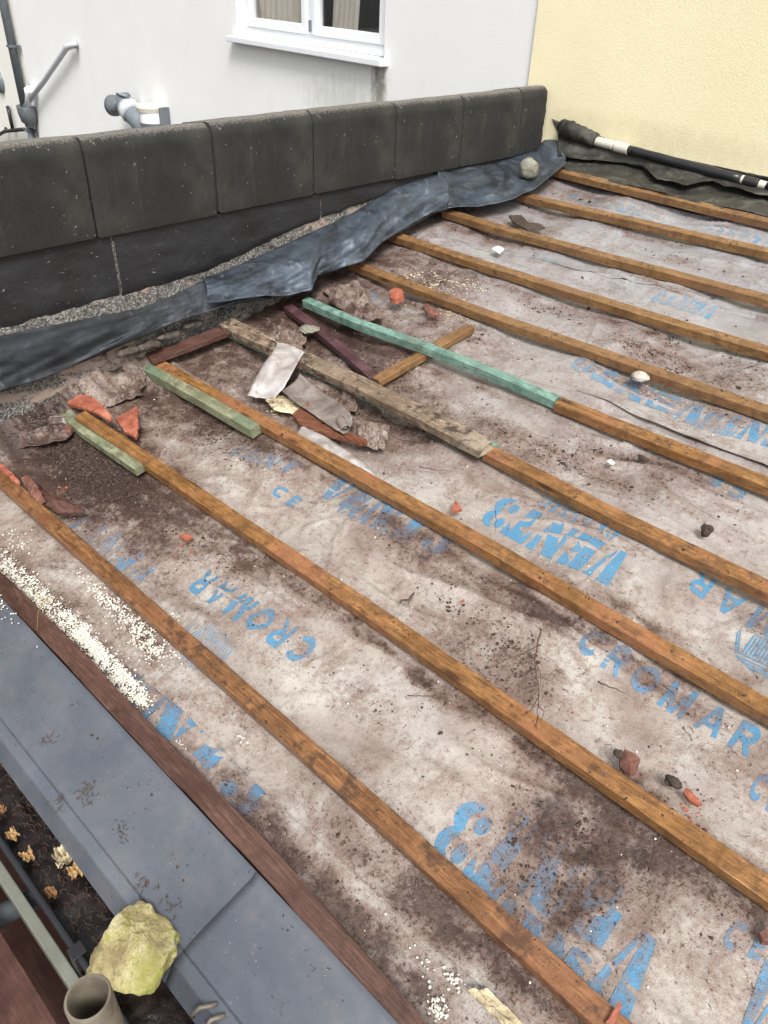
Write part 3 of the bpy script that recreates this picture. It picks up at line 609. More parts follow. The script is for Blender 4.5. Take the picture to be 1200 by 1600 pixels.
bar('batten', [P(455, 473, -.008), P(530, 530, -.01), P(592, 585, -.01)], .04, .028, M_PURP, 'purple brown batten lying askew under the lead and beside the green batten', h0=-.040)
bar('batten', [P(583, 590, 0.0)+[0, .0], P(665, 540, 0.0), P(747, 500, 0.0)], .042, .026, M_BAT2, 'short brown cross piece running up the slope under the green batten', h0=-.0290, h_list=[0, -.001, 0]) if 0 else None
# cross piece: its far edge is the upper-left long side
ca, cb = P(586, 592, -.009), P(747, 500, -.009); dcp = (cb-ca)/np.linalg.norm(cb-ca); per = np.array([-dcp[1], dcp[0]])
gv = P(640, 548, 0)
bar('batten', [ca+per*.02, cb+per*.02-dcp*.045], .044, .026, M_BAT2, 'short brown cross piece running up the slope under the green batten', h0=-.0355)
bar('batten', [P(360, 496, .030), P(430, 528, .030), P(560, 585, .030), P(690, 648, .030), P(770, 690, .028)], .070, .030, M_OLD, 'mouldy speckled old timber draped with a strip of torn membrane', h0=.0018, jit=.003, rough_end=.012)
bar('batten', [P(352, 503, 0), P(560, 597, 0), P(778, 693, .0)], .044, BH, M_GREEN, 'dark green batten under the mouldy old timber')
bar('board', [P(226, 552, .03), P(290, 530, .02), P(356, 504, .01)], .07, .022, M_REDB, 'dirty red brown board lying up the slope below the lead', group=None, cat='board', h0=-.012, h_list=[.020, .010, .0])
for o_ in [o_ for o_ in list(SC.objects) if o_.name.startswith('batten') and o_.type == 'MESH' and o_.data.materials[0] in (M_BAT, M_BAT2, M_BATL)]:
    L_ = max(v_.co.x for v_ in o_.data.vertices); ox = o_.matrix_world.translation.x
    for kx in range(-1, 7):
        lx = (-2.13+.6*kx+random.uniform(-.012, .012))-ox
        if .03 < lx < L_-.02:
            top = [v_.co for v_ in o_.data.vertices if abs(v_.co.x-lx) < .03 and v_.co.z > .02]
            if not top: continue
            yc = sum(c_.y for c_ in top)/len(top)+random.uniform(-.006, .006); zc = max(c_.z for c_ in top); V = []
            for (r_, z_) in ((.0, .0012), (.0022, .0011), (.0029, .0003), (.0029, -.003)):
                for j in range(10): V.append(o_.matrix_world @ Vector((lx+r_*math.cos(j*.6283), yc+r_*math.sin(j*.6283), zc+z_)))
            mesh('nail_head', np.array([tuple(p_) for p_ in V]), gridfaces(4, 10, True), M_STEELG, o_)
# dark eaves board
bar('eaves_board', [P(-60, 838, .0), P(37, 927, .0), P(130, 1018, .0), P(205, 1100, .0), P(330, 1225, 0), P(450, 1348, .0), P(600, 1522, .0)], .050, .034, M_EAVE, 'dark wet eaves board between the grey metal flashing and the membrane', group=None, cat='board', ext=1.5, h0=-.034, jit=.0016)
# ------------------------------------------------------------------ eaves flashing and gutter
def strip_profile(prof, xs, jitf=None):
    V = []; 
    for x in xs:
        for (v, h) in prof: V.append((x, v, h))
    V = np.array(V)
    if jitf is not None: V[:, 2] += jitf(V[:, 0], V[:, 1])
    return V, gridfaces(len(xs), len(prof))
def flashing(x0, x1, lift, label):
    prof = [(.036, .002)]+[(.036-.0155*k, -.004-.0006*k) for k in range(1, 12)]+[(-.149, -.0135), (-.1515, -.0165), (-.154, -.0145), (-.158, -.0150), (-.176, -.0185), (-.1790, -.0205), (-.1830, -.026), (-.1950, -.041), (-.2105, -.0600), (-.209, -.063), (-.204, -.0625)]
    xs = np.arange(x0, x1+.01, .02)
    V, F = strip_profile(prof, xs, lambda x, v: lift+.0022*fbm(x*2.2, v*4, 3)*(np.abs(v+.06) < .085)+.0006*np.sin(x*3))
    o = mesh('eaves_flashing', Wd(V[:, 0], V[:, 1], V[:, 2]), F, M_FLASH, mw=ROOFM, smooth=False)
    md = o.modifiers.new('thickness', 'SOLIDIFY'); md.thickness = .0014; md.offset = -1
    for p_ in o.data.polygons: p_.use_smooth = True
    o.data.set_sharp_from_angle(angle=math.radians(28)) if hasattr(o.data, 'set_sharp_from_angle') else None
    return tag(o, label, 'flashing', 'lengths of eaves flashing')
xj = P(290, 1475, 0)[0]
flashing(-2.60, xj+.03, 0, 'long grey metal eaves flashing beside the dark board, left of the overlap joint')
flashing(xj, 1.5, .0022, 'grey metal eaves flashing lapping over the other at the bottom of the picture')
gt = empty('gutter', (-.9, -.22, -.17), 'black gutter full of wet muck along the eaves', 'gutter')
xs = np.arange(-2.6, 1.5, .05)
ga = [(-.150, -.075), (-.152, -.12), (-.160, -.165), (-.185, -.190), (-.225, -.197), (-.258, -.185), (-.276, -.155), (-.281, -.112), (-.277, -.103), (-.284, -.099), (-.290, -.104), (-.289, -.115)]
V = np.array([(x, y, z) for x in xs for (y, z) in ga]); o = mesh('trough', V, gridfaces(len(xs), len(ga)), M_GUT, gt, smooth=True)
md = o.modifiers.new('thickness', 'SOLIDIFY'); md.thickness = .0025; md.offset = 0
ys = np.linspace(-.155, -.279, 20); xs2 = np.arange(-2.6, 1.5, .008)
X, Y = np.meshgrid(xs2, ys, indexing='ij'); Z = -.150+.0035*fbm(X*14, Y*14, 4)+.0015*fbm(X*50, Y*50, 2)
wet = sstep(-.74, -.66, X); Z = Z*(1-wet)+(-.158)*wet
o = mesh('muck', np.stack([X, Y, Z], -1).reshape(-1, 3), gridfaces(len(xs2), len(ys)), M_MUCK, gt, smooth=True)
for x in (-1.95, -.90, .1):
    v1, f1 = boxm((x-.015, -.296, -.20), (x+.015, -.2915, -.108)); v2, f2 = boxm((x-.015, -.297, -.1075), (x+.015, -.268, -.0955)); v3, f3 = boxm((x-.015, -.2915, -.206), (x+.015, -.11, -.2005))
    V, F = join([(v1, f1), (v2, f2), (v3, f3)]); bev(mesh('bracket', V, F, M_BLACK, gt), .002)
# ends of wire clips near the bottom of the photo
for k, (a_, b_) in enumerate([((300, 1585), (328, 1572)), ((322, 1606), (340, 1590))]):
    p0 = onz(*a_, -.055); p1 = onz(*b_, -.040); mdp = (p0+p1)/2+[0, 0, .012]
    V, F = tube([p0+[0, 0, -.012], p0, mdp, p1, p1+[.004, .012, -.004]], .0042, 8)
    tag(mesh('gutter_clip', V, F, M_STEEL, smooth=True), ['bent metal clip hooked over the flashing drip, the left one of two', 'bent metal clip hooked over the flashing drip, the right one of two'][k], 'clip', 'metal clips on the gutter edge')
# building under the eaves, trim, scaffold
V, F = boxm((-2.6, -.128, -2.6), (1.5, -.108, -.08)); 
eb = empty('building_wall', (0, 0, -2.6), 'wall of the low building under the eaves, behind the gutter', 'wall')
mesh('wall', *boxm((-2.6, -.10, -2.6), (1.5, 3.5, -.115)), M_CREAM, eb); mesh('fascia', *boxm((-2.6, -.148, -.30), (1.5, -.104, -.085)), M_PLANK, eb)
V, F = boxm((-2.6, -.322, -.215), (1.6, -.298, -.165)); bev(tag(mesh('trim_rail', V, F, M_PLANK), 'pale green rail running just outside the gutter', 'rail'), .003)
V, F = boxm((-2.4, -.60, -.190), (-.35, -.372, -.152))
sb = bar('scaffold_board', [(-2.4, 0), (-.2, 0)], .225, .038, M_SCAF, 'dark red brown scaffold board in the bottom left corner', group=None, cat='board', h0=0)
sb.matrix_world = Matrix.Translation((-2.4, -.368, -.190)); sb.data.update()
tb0 = onz(137, 1558, 0); dd_ = ray(137, 1558); top = CAM+dd_*(.0483*FPX/72)
def hollow(top, bot, ro, ri, n=40):
    V = []; 
    for (z, r) in ((bot[2], ro), (top[2]-.002, ro), (top[2], ro-.001), (top[2], ri+.001), (top[2]-.002, ri), (bot[2], ri)):
        f = (z-bot[2])/(top[2]-bot[2]); c = np.array(bot)*(1-f)+np.array(top)*f
        for k in range(n): a_ = 2*math.pi*k/n; V.append((c[0]+r*math.cos(a_), c[1]+r*math.sin(a_), z))
    return V, gridfaces(6, n, True)
V, F = hollow(top, (top[0], top[1], -2.6), .0242, .0200)
o = mesh('scaffold_tube', V, F, M_STEEL, smooth=True); o.data.set_sharp_from_angle(angle=math.radians(40)); tag(o, 'upright brownish scaffold tube with an open top in front of the mossy stone', 'scaffold tube', 'scaffold tubes')
p0, p1 = onz(-15, 1440, -.22), onz(75, 1392, -.22); d_ = (p1-p0)/np.linalg.norm(p1-p0); d_[2] = 0
V, F = tube([p0-d_*.5, p1+d_*.03], .0242, 24); tag(mesh('scaffold_tube', V, F, M_STEELG, smooth=True), 'grey horizontal scaffold tube passing under the gutter at the left edge', 'scaffold tube', 'scaffold tubes')
V, F = boxm((-3.5, -.98, -.62), (1.2, -.20, -.58)); bev(tag(mesh('scaffold_deck', V, F, M_SCAF), 'added dark deck seen through the gap below the gutter', 'deck'), .004)  # added dark sheet that keeps the deep gap as dark as shade
# ------------------------------------------------------------------ parapet
PX = -2.58
pw = empty('parapet_wall', (-2.70, 1.5, -2.6), 'parapet wall between the roofs, rough mortar with a black band', 'wall')
ny, nz = 300, 60
Y, Z = np.meshgrid(np.linspace(-.7, 3.615, ny), np.linspace(-.3, .695, nz), indexing='ij')
X = PX-.022+.004*fbm(Y*8, Z*8, 4)+.002*fbm(Y*40, Z*40, 2)
Vf = np.stack([X, Y, Z], -1).reshape(-1, 3); Ff = gridfaces(ny, nz)
vb, fb = boxm((-2.83, -.7, -2.6), (PX-.028, 3.615, .695))
V, F = join([(Vf.tolist(), Ff.tolist()), (vb, fb)]); mesh('masonry', V, F, M_MORT, pw, smooth=False)
ylo = np.array([-.7, .465, 1.325, 1.802, 2.406, 2.93, 3.61]); zlo = np.array([.42, .453, .488, .575, .635, .67, .69])
yj = [.92, 1.93, 2.45]
prev = -.7
for k, ye in enumerate([-.07, .93, 1.93, 2.75, 3.45]):
    n = 90; ys = np.linspace(prev+.005, ye-.005, n); lo = np.interp(ys, ylo, zlo)+.006*fbm(ys*12, ys*0+k, 4); t = np.linspace(0, 1, 10)
    Y = np.repeat(ys[:, None], 10, 1); Z = lo[:, None]*(1-t)+.699*t; X = PX-.010-.005*(k % 2)+.0015*fbm(Y*7, Z*7, 3)
    X[:, 0] -= .012
    mesh('render_panel', np.stack([X, Y, Z], -1).reshape(-1, 3), gridfaces(n, 10), M_BAND, pw, smooth=True, mw=Matrix.Translation((0, 0, 0)))
    prev = ye
jy = [-.60, -.115, .380, .873, 1.386, 1.885, 2.387, 2.867, 3.356, 3.60]
labs = ['coping block nearest the camera, off the left of the picture', 'coping block just off the left edge of the picture', 'weathered coping block cut by the left edge of the picture',
        'coping block second from the left edge, in front of the grey soil pipe elbow', 'coping block third from the left edge, right of the white capped pipe', 'coping block fourth from the left edge, below the left part of the window',
        'coping block fifth from the left edge, below the right end of the window sill', 'coping block sixth from the left edge, right of the black stain on the white wall', 'second coping block from the yellow wall, its top in line with the wall colour change', 'short end piece of coping beside the yellow wall']
for k in range(len(jy)-1):
    y0, y1 = jy[k]+.003, jy[k+1]-.003; r = .055
    prof = [(PX, .702)]+[(PX+.0012*math.sin(i), .702+.262*i/12) for i in range(1, 13)]
    prof += [(PX-.046+.046*math.cos(a_), .970+.050*math.sin(a_)) for a_ in np.linspace(.12, math.pi/2, 9)]
    prof += [(PX-.046-.026*i, 1.020-.0042*i) for i in range(1, 7)]
    prof += [(PX-.215, .985), (PX-.222, .95), (PX-.222, .702), (PX-.03, .702)]
    n = 22; ys = np.concatenate([[y0, y0+.004], np.linspace(y0+.012, y1-.012, n-4), [y1-.004, y1]]); V = []
    rr = np.random.default_rng(k+3); ox, oz = rr.uniform(-.004, .004), rr.uniform(-.004, .003)
    for iy, y in enumerate(ys):
        sh = .006 if iy in (0, n-1) else (.0018 if iy in (1, n-2) else 0)
        for (x, z) in prof:
            cx, cz = PX-.14, .87; V.append((x+(cx-x)*sh/.15*1+ox+.0012*rr.normal()*(sh > 0), y, z+(cz-z)*sh/.3+oz))
    V = np.array(V); V[:, 0] += .0018*fbm(V[:, 1]*6, V[:, 2]*6, 3); V[:, 2] += .0015*fbm(V[:, 1]*7+9, V[:, 0]*7, 3)*(V[:, 2] > .9)
    F = [tuple(f[::-1]) for f in gridfaces(len(ys), len(prof), True).tolist()]+[tuple(range(len(prof))), tuple(range(len(V)-1, len(V)-1-len(prof), -1))]
    mwc = Matrix.Translation((PX-.13+k*0, (y0+y1)/2, .702))
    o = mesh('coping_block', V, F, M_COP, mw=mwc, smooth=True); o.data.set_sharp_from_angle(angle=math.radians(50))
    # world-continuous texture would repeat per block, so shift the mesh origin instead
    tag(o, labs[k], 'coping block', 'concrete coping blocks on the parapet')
# ------------------------------------------------------------------ lead flashing
def loft(name, cols, rows, m, label, group, n=160, noise_a=.006, bulge=0.0, cat='flashing', solid=.0025, nseed=0, curlz=0.0, parent=None):
    A = np.array([c[0] for c in cols]); B = np.array([c[1] for c in cols]); C_ = np.array([c[2] if len(c) > 2 else (c[0]+c[1])/2 for c in cols])
    s = np.concatenate([[0], np.cumsum(np.linalg.norm(np.diff(A, axis=0), axis=1))]); t = np.linspace(0, s[-1], n)
    def ip(Q): return np.stack([np.interp(t, s, Q[:, i]) for i in range(3)], -1)
    a_, b_, c_ = ip(A), ip(B), ip(C_); V = []
    for k in range(rows):
        u = k/(rows-1); p = a_*(1-u)**2+2*u*(1-u)*(2*c_-.5*a_-.5*b_)+b_*u*u; V.append(p)
    V = np.array(V)    # rows x n x 3
    tt = np.repeat(t[None], rows, 0); uu = np.repeat(np.linspace(0, 1, rows)[:, None], n, 1)
    env = .15+uu*.85
    d = noise_a*env*(.55*fbm(tt*4+nseed, uu*1.6+nseed, 3)+1.3*(1-np.abs(perlin(tt*2.4+uu*1.8+nseed, uu*2.6+tt*.8)))**3-.6+.5*(1-np.abs(perlin(tt*6+nseed*2, uu*4-tt*2)))**5)
    fine = .0012*fbm(tt*30, uu*9, 3)
    V[..., 0] += d+fine; V[..., 2] += d*.8+fine+curlz*np.exp(-(1-uu)/.07)*(1+perlin(tt*9, uu*0))
    o = mesh(name, V.reshape(-1, 3), gridfaces(rows, n), m, parent, smooth=True)
    if solid: md = o.modifiers.new('thickness', 'SOLIDIFY'); md.thickness = solid; md.offset = 0
    return tag(o, label, cat, group) if parent is None else o
def rp(px, py, h): 
    q_ = P(px, py, h); return Wd(q_[0], q_[1], h)
LX = PX-.014
colsA = [(onx(a_[0], a_[1], LX), onx(b_[0], b_[1], bx), ) for a_, b_, bx in [((-160, 560), (-160, 690), -2.565), ((-60, 538), (-60, 640), -2.565), ((0, 525), (0, 615), -2.56), ((60, 512), (60, 594), -2.555), ((110, 503), (110, 574), -2.56), ((165, 492), (165, 550), -2.55), ((220, 482), (220, 527), -2.545),
        ((270, 462), (265, 508), -2.54), ((318, 438), (320, 488), -2.52), ((360, 420), (360, 476), -2.50), ((420, 395), (420, 468), -2.475), ((470, 370), (470, 455), -2.46)]]
loft('lead_flashing', colsA, 18, M_LEADOLD, 'dull dark lead flashing dressed against the parapet at the left edge', 'lead flashings along the parapet', noise_a=.012, nseed=3)
cB = [((316, 436), (320, 474), 'x', -2.50), ((345, 426), (350, 474), 'x', -2.485), ((400, 403), (400, 468), 'x', -2.47), ((440, 385), (440, 467), 'x', -2.45), ((480, 366), (485, 457), 'r', .040), ((500, 357), (492, 436), 'r', .045),
      ((530, 344), (530, 422), 'r', .035), ((560, 328), (565, 412), 'r', .035), ((590, 310), (592, 384), 'r', .04), ((620, 293), (625, 362), 'r', .035), ((655, 280), (660, 342), 'r', .03), ((690, 270), (700, 328), 'r', .03)]
colsB = []
for a_, b_, k, val in cB:
    top_ = onx(*a_, LX+.004); bot = onx(*b_, val) if k == 'x' else rp(*b_, val); mid_ = (top_+bot)/2+np.array([.02, 0, .018]); colsB.append((top_, bot, mid_))
loft('lead_flashing', colsB, 22, M_LEAD, 'long crumpled blue grey lead flashing flaring out over the batten ends', 'lead flashings along the parapet', noise_a=.015, nseed=11, curlz=.004)
cC = [((683, 268), (686, 328), .034), ((700, 268), (712, 324), .034), ((735, 260), (755, 322), .034), ((770, 256), (800, 313), .03), ((800, 246), (835, 296), .03), ((835, 236), (862, 276), .03), ((862, 206), (884, 256), .03)]
colsC = []
for a_, b_, val in cC:
    top_ = onx(*a_, LX+.010); bot = rp(*b_, val); colsC.append((top_, bot, (top_+bot)/2+np.array([.02, 0, -.008])))
loft('lead_flashing', colsC, 20, M_LEAD, 'upper piece of blue lead flashing spread over the roof under the round pebble', 'lead flashings along the parapet', n=110, noise_a=.012, nseed=23, curlz=.004)
# ------------------------------------------------------------------ house walls behind
def wallobj(name, x0, x1, y, label, m, z1=3.2):
    V, F = boxm((x0, y, -2.6), (x1, y+.25, z1)); return tag(mesh(name, V, F, m, mw=Matrix.Translation((0, 0, 0))), label, 'wall')
xb = ony(834, 60, YW)[0]
wallobj('house_wall', xb, 4.5, YW, 'yellow rendered house wall at the top of the roof', M_YEL)
HOUSE_ON = True
xd = ony(30, 60, YW)[0]-.05
V, F = None, None
wx0, wx1 = ony(366, 20, YW)[0], ony(597, 60, YW)[0]; sz = (ony(365, 48, YW)[2]+ony(600, 90, YW)[2])/2
wt = sz+1.15; YB = YW+.02
parts = [boxm((xd, YB, -2.6), (wx0, YB+.25, 3.2)), boxm((wx1, YB, -2.6), (xb+.0, YB+.25, 3.2)), boxm((wx0, YB, -2.6), (wx1, YB+.25, sz-.02)), boxm((wx0, YB, wt), (wx1, YB+.25, 3.2))]
V, F = join(parts); tag(mesh('house_wall', V, F, M_WHITE, mw=Matrix.Translation((0, 0, 0))), 'white rendered house wall with a window, beyond the parapet', 'wall')
wallobj('house_wall', -16, xd, YW+.035, 'cream rendered house wall left of the black downpipe', M_CREAM)
# window
wn = empty('window', ((wx0+wx1)/2, YB, sz), 'white plastic window with two panes in the white wall', 'window')
def fr(x0, x1, z0, z1, y0, y1, t, tb=None):
    tb = tb or t
    return join([boxm((x0, y0, z0), (x0+t, y1, z1)), boxm((x1-t, y0, z0), (x1, y1, z1)), boxm((x0+t, y0, z0), (x1-t, y1, z0+tb)), boxm((x0+t, y0, z1-t), (x1-t, y1, z1))])
def onp(px, py): return ony(px, py, YB+.07)
ml = onp(486, 30)[0]
V, F = fr(wx0, wx1, sz-.018, wt, YB+.06, YB+.13, .055, .065); bev(mesh('window_frame', V, F, M_PVCW, wn), .006)
V, F = boxm((ml-.03, YB+.062, sz+.045), (ml+.03, YB+.128, wt-.055)); bev(mesh('mullion', V, F, M_PVCW, wn), .005)
for (a0, a1) in ((wx0+.057, ml-.032), (ml+.032, wx1-.057)):
    V, F = fr(a0, a1, sz+.048, wt-.057, YB+.045, YB+.11, .055, .06); cs = bev(mesh('sash', V, F, M_PVCW, wn), .006)
    mesh('pane', *boxm((a0+.054, YB+.078, sz+.106), (a1-.054, YB+.084, wt-.110)), M_GLASS, cs)
V, F = boxm((wx0-.06, YB-.075, sz-.062), (wx1+.05, YB+.058, sz-.021)); bev(mesh('window_sill', V, F, M_PVCW, wn), .006)
V, F = boxm((ml+.02, YB+.030, sz+.07), (ml+.045, YB+.044, sz+.14)); bev(mesh('handle', V, F, M_PVCG, wn), .003)
V = []; 
for i in range(60):
    x = wx0+.02+(ml-.25-wx0)*i/59
    for z in (sz-.2, wt+.1): V.append((x, YB+.19+.02*math.sin(i*.9), z))
mesh('curtain', V, gridfaces(60, 2), M_CURT, wn, smooth=True)
V = []
for i in range(30):
    x = ml+.05+.28*i/29
    for z in (sz-.2, wt+.1): V.append((x+(.15 if z > sz+.5 else 0), YB+.20+.02*math.sin(i*1.1), z))
mesh('curtain', V, gridfaces(30, 2), M_CURT, wn, smooth=True)
mesh('room_back', *boxm((wx0-.3, YB+.9, sz-.6), (wx1+.3, YB+.95, wt+.3)), M_ROOM, wn)
# downpipe, hopper and pipes on the white wall
def wy(px, py, d): return ony(px, py, YB-d)
dp = empty('downpipe', wy(47, 205, .06), 'dark grey downpipe with a hopper on the wall at the top left', 'downpipe')
pt, pb = wy(6, 0, .06), wy(46, 212, .06); xc = (pt[0]+pb[0])/2
mesh('pipe', *tube([(xc, YB-.06, 3.1), (xc, YB-.06, wy(40, 176, .06)[2])], .05, 20), M_PVCD, dp, smooth=True)
mesh('pipe', *tube([(xc+.03, YB-.06, wy(44, 185, .06)[2]), (xc+.03, YB-.06, -2.5)], .045, 20), M_PVCD, dp, smooth=True)
hz1, hz0 = wy(40, 165, .08)[2], wy(45, 190, .08)[2]; hx = wy(40, 170, .09)[0]+.02
rings = [(.150, .085, hz1), (.155, .09, hz1-.01), (.145, .085, hz1-.10), (.11, .07, hz1-.19), (.055, .05, hz0-.02), (.047, .047, hz0-.06)]
V = []
for (a_, b_, z) in [(.135, .07, hz1-.06), (.140, .075, hz1)]+rings:
    for k in range(24):
        th = 2*math.pi*k/24; cs_, sn = math.cos(th), math.sin(th); e = .5
        V.append((hx+a_*abs(cs_)**e*np.sign(cs_), YB-.09+b_*abs(sn)**e*np.sign(sn), z))
F = [tuple(f) for f in gridfaces(8, 24, True).tolist()]+[tuple(range(24))]; mesh('hopper', V, F, M_PVCD, dp, smooth=True)
for (px, py) in ((30, 74), (56, 206)):
    b_ = wy(px, py, .03); V, F = join([boxm((xc-.055, YB-.115, b_[2]-.012), (xc+.055, YB-.004, b_[2]+.012)), boxm((xc+.05, YB-.03, b_[2]-.02), (xc+.15, YB-.002, b_[2]+.02))]); bev(mesh('bracket', V, F, M_PVCD, dp), .003)
V, F = tube([wy(121, 68, .0), wy(116, 70, .06), wy(104, 74, .07), wy(101, 79, .08), wy(70, 125, .08), wy(38, 168, .09)], [.032, .034, .034, .030, .030, .030], 14)
tag(mesh('waste_pipe', V, F, M_PIPEL, smooth=True), 'thin light grey waste pipe slanting down into the hopper', 'pipe')
V, F = tube([wy(43, 168, .10), wy(45, 150, .10), wy(45, 142, .10), wy(49, 139, .07), wy(50, 139, .0)], [.036, .042, .06, .06, .05], 14)
tag(mesh('overflow_elbow', V, F, M_PVCW, smooth=True), 'short white plastic elbow pipe just above the hopper', 'pipe')
ep = empty('soil_pipe', wy(200, 180, .12), 'grey soil pipe elbow rising behind the coping', 'pipe')
V, F = tube([wy(232, 205, .12), wy(212, 184, .12), wy(203, 172, .13)], [.092, .092, .092], 20); mesh('pipe', V, F, M_PVCG, ep, smooth=True)
V, F = tube([wy(207, 178, .13), wy(203, 172, .13), wy(200, 169, .13)], [.108, .108, .108], 20); mesh('collar', V, F, M_PIPEL, ep, smooth=True)
V, F = tube([wy(203, 173, .13), wy(196, 163, .13), wy(196, 152, .13), wy(199, 151, .10)], [.104, .110, .095, .04], 20); mesh('elbow', V, F, M_PVCG, ep, smooth=True)
V, F = tube([wy(192, 165, .14), wy(183, 165, .17), wy(181, 165, .17), wy(176, 165, .18)], [.062, .066, .095, .098], 18); mesh('spigot', V, F, M_PVCD, ep, smooth=True)
cp = empty('vent_pipe', wy(239, 185, .1), 'short white vent pipe with a cream cap behind the coping', 'pipe')
z0_, z1_ = wy(239, 190, .1)[2], wy(239, 174, .1)[2]; cx_ = wy(239, 180, .1)[0]; zt = wy(239, 164, .1)[2]
mesh('pipe', *tube([(cx_, YB-.1, z0_), (cx_, YB-.1, z1_)], .125, 24), M_PVCW, cp, smooth=False)
mesh('cap', *tube([(cx_-.01, YB-.1, z1_), (cx_-.01, YB-.1, zt-.02), (cx_-.01, YB-.1, zt)], [.138, .148, .14], 24), M_CREAMP, cp)
mesh('socket', *tube([(cx_+.01, YB-.1, z0_-.3), (cx_+.01, YB-.1, z0_)], .13, 24), M_PVCD, cp)
mesh('bracket', *boxm((cx_+.12, YB-.10, z0_-.3), (cx_+.155, YB-.002, zt-.01)), M_PVCD, cp)
# pipes on the cream wall
c_ = ony(0, 127, YB+.01); V = []
for (r_, y_) in ((.0, -.03), (.045, -.032), (.05, -.045), (.085, -.045), (.095, -.03), (.14, -.02), (.145, .02)):
    for k in range(28): a_ = 2*math.pi*k/28; V.append((c_[0]+r_*math.cos(a_), YB+y_, c_[2]+r_*math.sin(a_)))
tag(mesh('wall_vent', V, gridfaces(7, 28, True), M_PVCG, smooth=True), 'round grey vent on the cream wall at the left edge', 'vent')
V1 = tube([wy(12, 168, .0), wy(12, 168, .04), wy(14, 175, .05), wy(20, 202, .05)], .024, 12); V2 = tube([wy(-60, 228, .05), wy(-4, 212, .05), wy(8, 205, .05), wy(38, 202, .05)], .024, 12); V3 = tube([wy(9, 206, .03), wy(9, 200, .03)], .02, 8)
V, F = join([V1, V2, V3]); tag(mesh('waste_pipe', V, F, M_BLACK, smooth=True), 'dark branched waste pipe on the cream wall left of the downpipe', 'pipe')
HOUSE_ON = False
# ------------------------------------------------------------------ felt upstand and pipe below the yellow wall
def yy(px, py, y): return ony(px, py, y)
cF = []
for (a_, b_) in [((862, 186), (872, 262)), ((900, 200), (905, 272)), ((940, 214), (960, 286)), ((990, 232), (1010, 297)), ((1060, 247), (1080, 314)), ((1130, 262), (1140, 326)), ((1200, 277), (1200, 338)), ((1330, 305), (1330, 368)), ((1500, 342), (1500, 405))]:
    t_ = yy(*a_, YW-.006); q_ = P(*b_, .002); b3 = Wd(q_[0], q_[1], .002)
    cF.append((t_, b3, np.array([(t_[0]+b3[0])/2, YW-.05, (t_[2]*.3+b3[2]*.7)+.012])))
loft('felt_upstand', cF, 16, M_FELT, 'black felt strip turned up against the foot of the yellow wall', None, n=220, noise_a=.008, nseed=41, cat='felt')
cG = []
for (a_, b_) in [((872, 205), (868, 246)), ((900, 214), (895, 250)), ((940, 228), (930, 252)), ((976, 240), (976, 256)), ((1005, 246), (1003, 262)), ((1025, 251), (1025, 281)), ((1045, 256), (1048, 284)), ((1070, 262), (1070, 292)), ((1090, 266), (1090, 287)), ((1112, 270), (1112, 284)), ((1130, 274), (1130, 292)), ((1155, 279), (1155, 296)), ((1180, 284), (1180, 303)), ((1200, 288), (1200, 305)), ((1300, 308), (1300, 326)), ((1500, 348), (1500, 370))]:
    t_ = yy(*a_, YW-.035); q_ = P(*b_, .022); b3 = Wd(q_[0], q_[1], .022); cG.append((t_, b3, (t_+b3)/2+np.array([0, .012, -.014])))
loft('felt_apron', cG, 12, M_FELT, 'wrinkled black felt apron with a wavy lower edge below the wall pipe', None, n=260, noise_a=.010, nseed=57, cat='felt', curlz=.004)
fp = empty('wall_pipe', yy(1000, 240, YW-.045), 'pipe along the foot of the yellow wall, black with white bare lengths', 'pipe')
def wp_(px, py): return yy(px, py, YW-.042)
pa, pb_ = wp_(938, 222), wp_(1204, 292); dpp = pb_-pa
def seg_(f0, f1, r, m, nm, n=20):
    k = 12; path = [pa+dpp*(f0+(f1-f0)*i/k) for i in range(k+1)]
    rr = [r*(1+.04*math.sin(i*2.3)) for i in range(k+1)]; return mesh(nm, *tube(path, rr, n), m, fp, smooth=True)
seg_(-.04, .090, .023, M_CREAMP, 'bare_pipe'); seg_(.098, .185, .026, M_CREAMP, 'bare_pipe'); seg_(.18, .845, .021, M_BLACK, 'pipe_sleeve'); seg_(.846, .860, .019, M_CREAMP, 'bare_pipe'); seg_(.860, .935, .021, M_BLACK, 'pipe_sleeve'); seg_(.94, .985, .018, M_CREAMP, 'bare_pipe'); seg_(.98, 2.6, .021, M_BLACK, 'pipe_sleeve')
p0, p1 = wp_(876, 197), wp_(933, 219)
path = [p0+(p1-p0)*i/14 for i in range(15)]; rr = [.030, .038, .042, .040, .044, .040, .043, .040, .042, .041, .038, .041, .038, .036, .030]
V, F = tube(path, rr, 22); V = np.array(V); V[:, 1] -= .006; dn = fbm(V[:, 0]*22, V[:, 2]*22, 4)*.008; V[:, 2] += dn; V[:, 1] -= dn*.5; o = mesh('tar_wrap', V, F, M_FELT, fp, smooth=True)
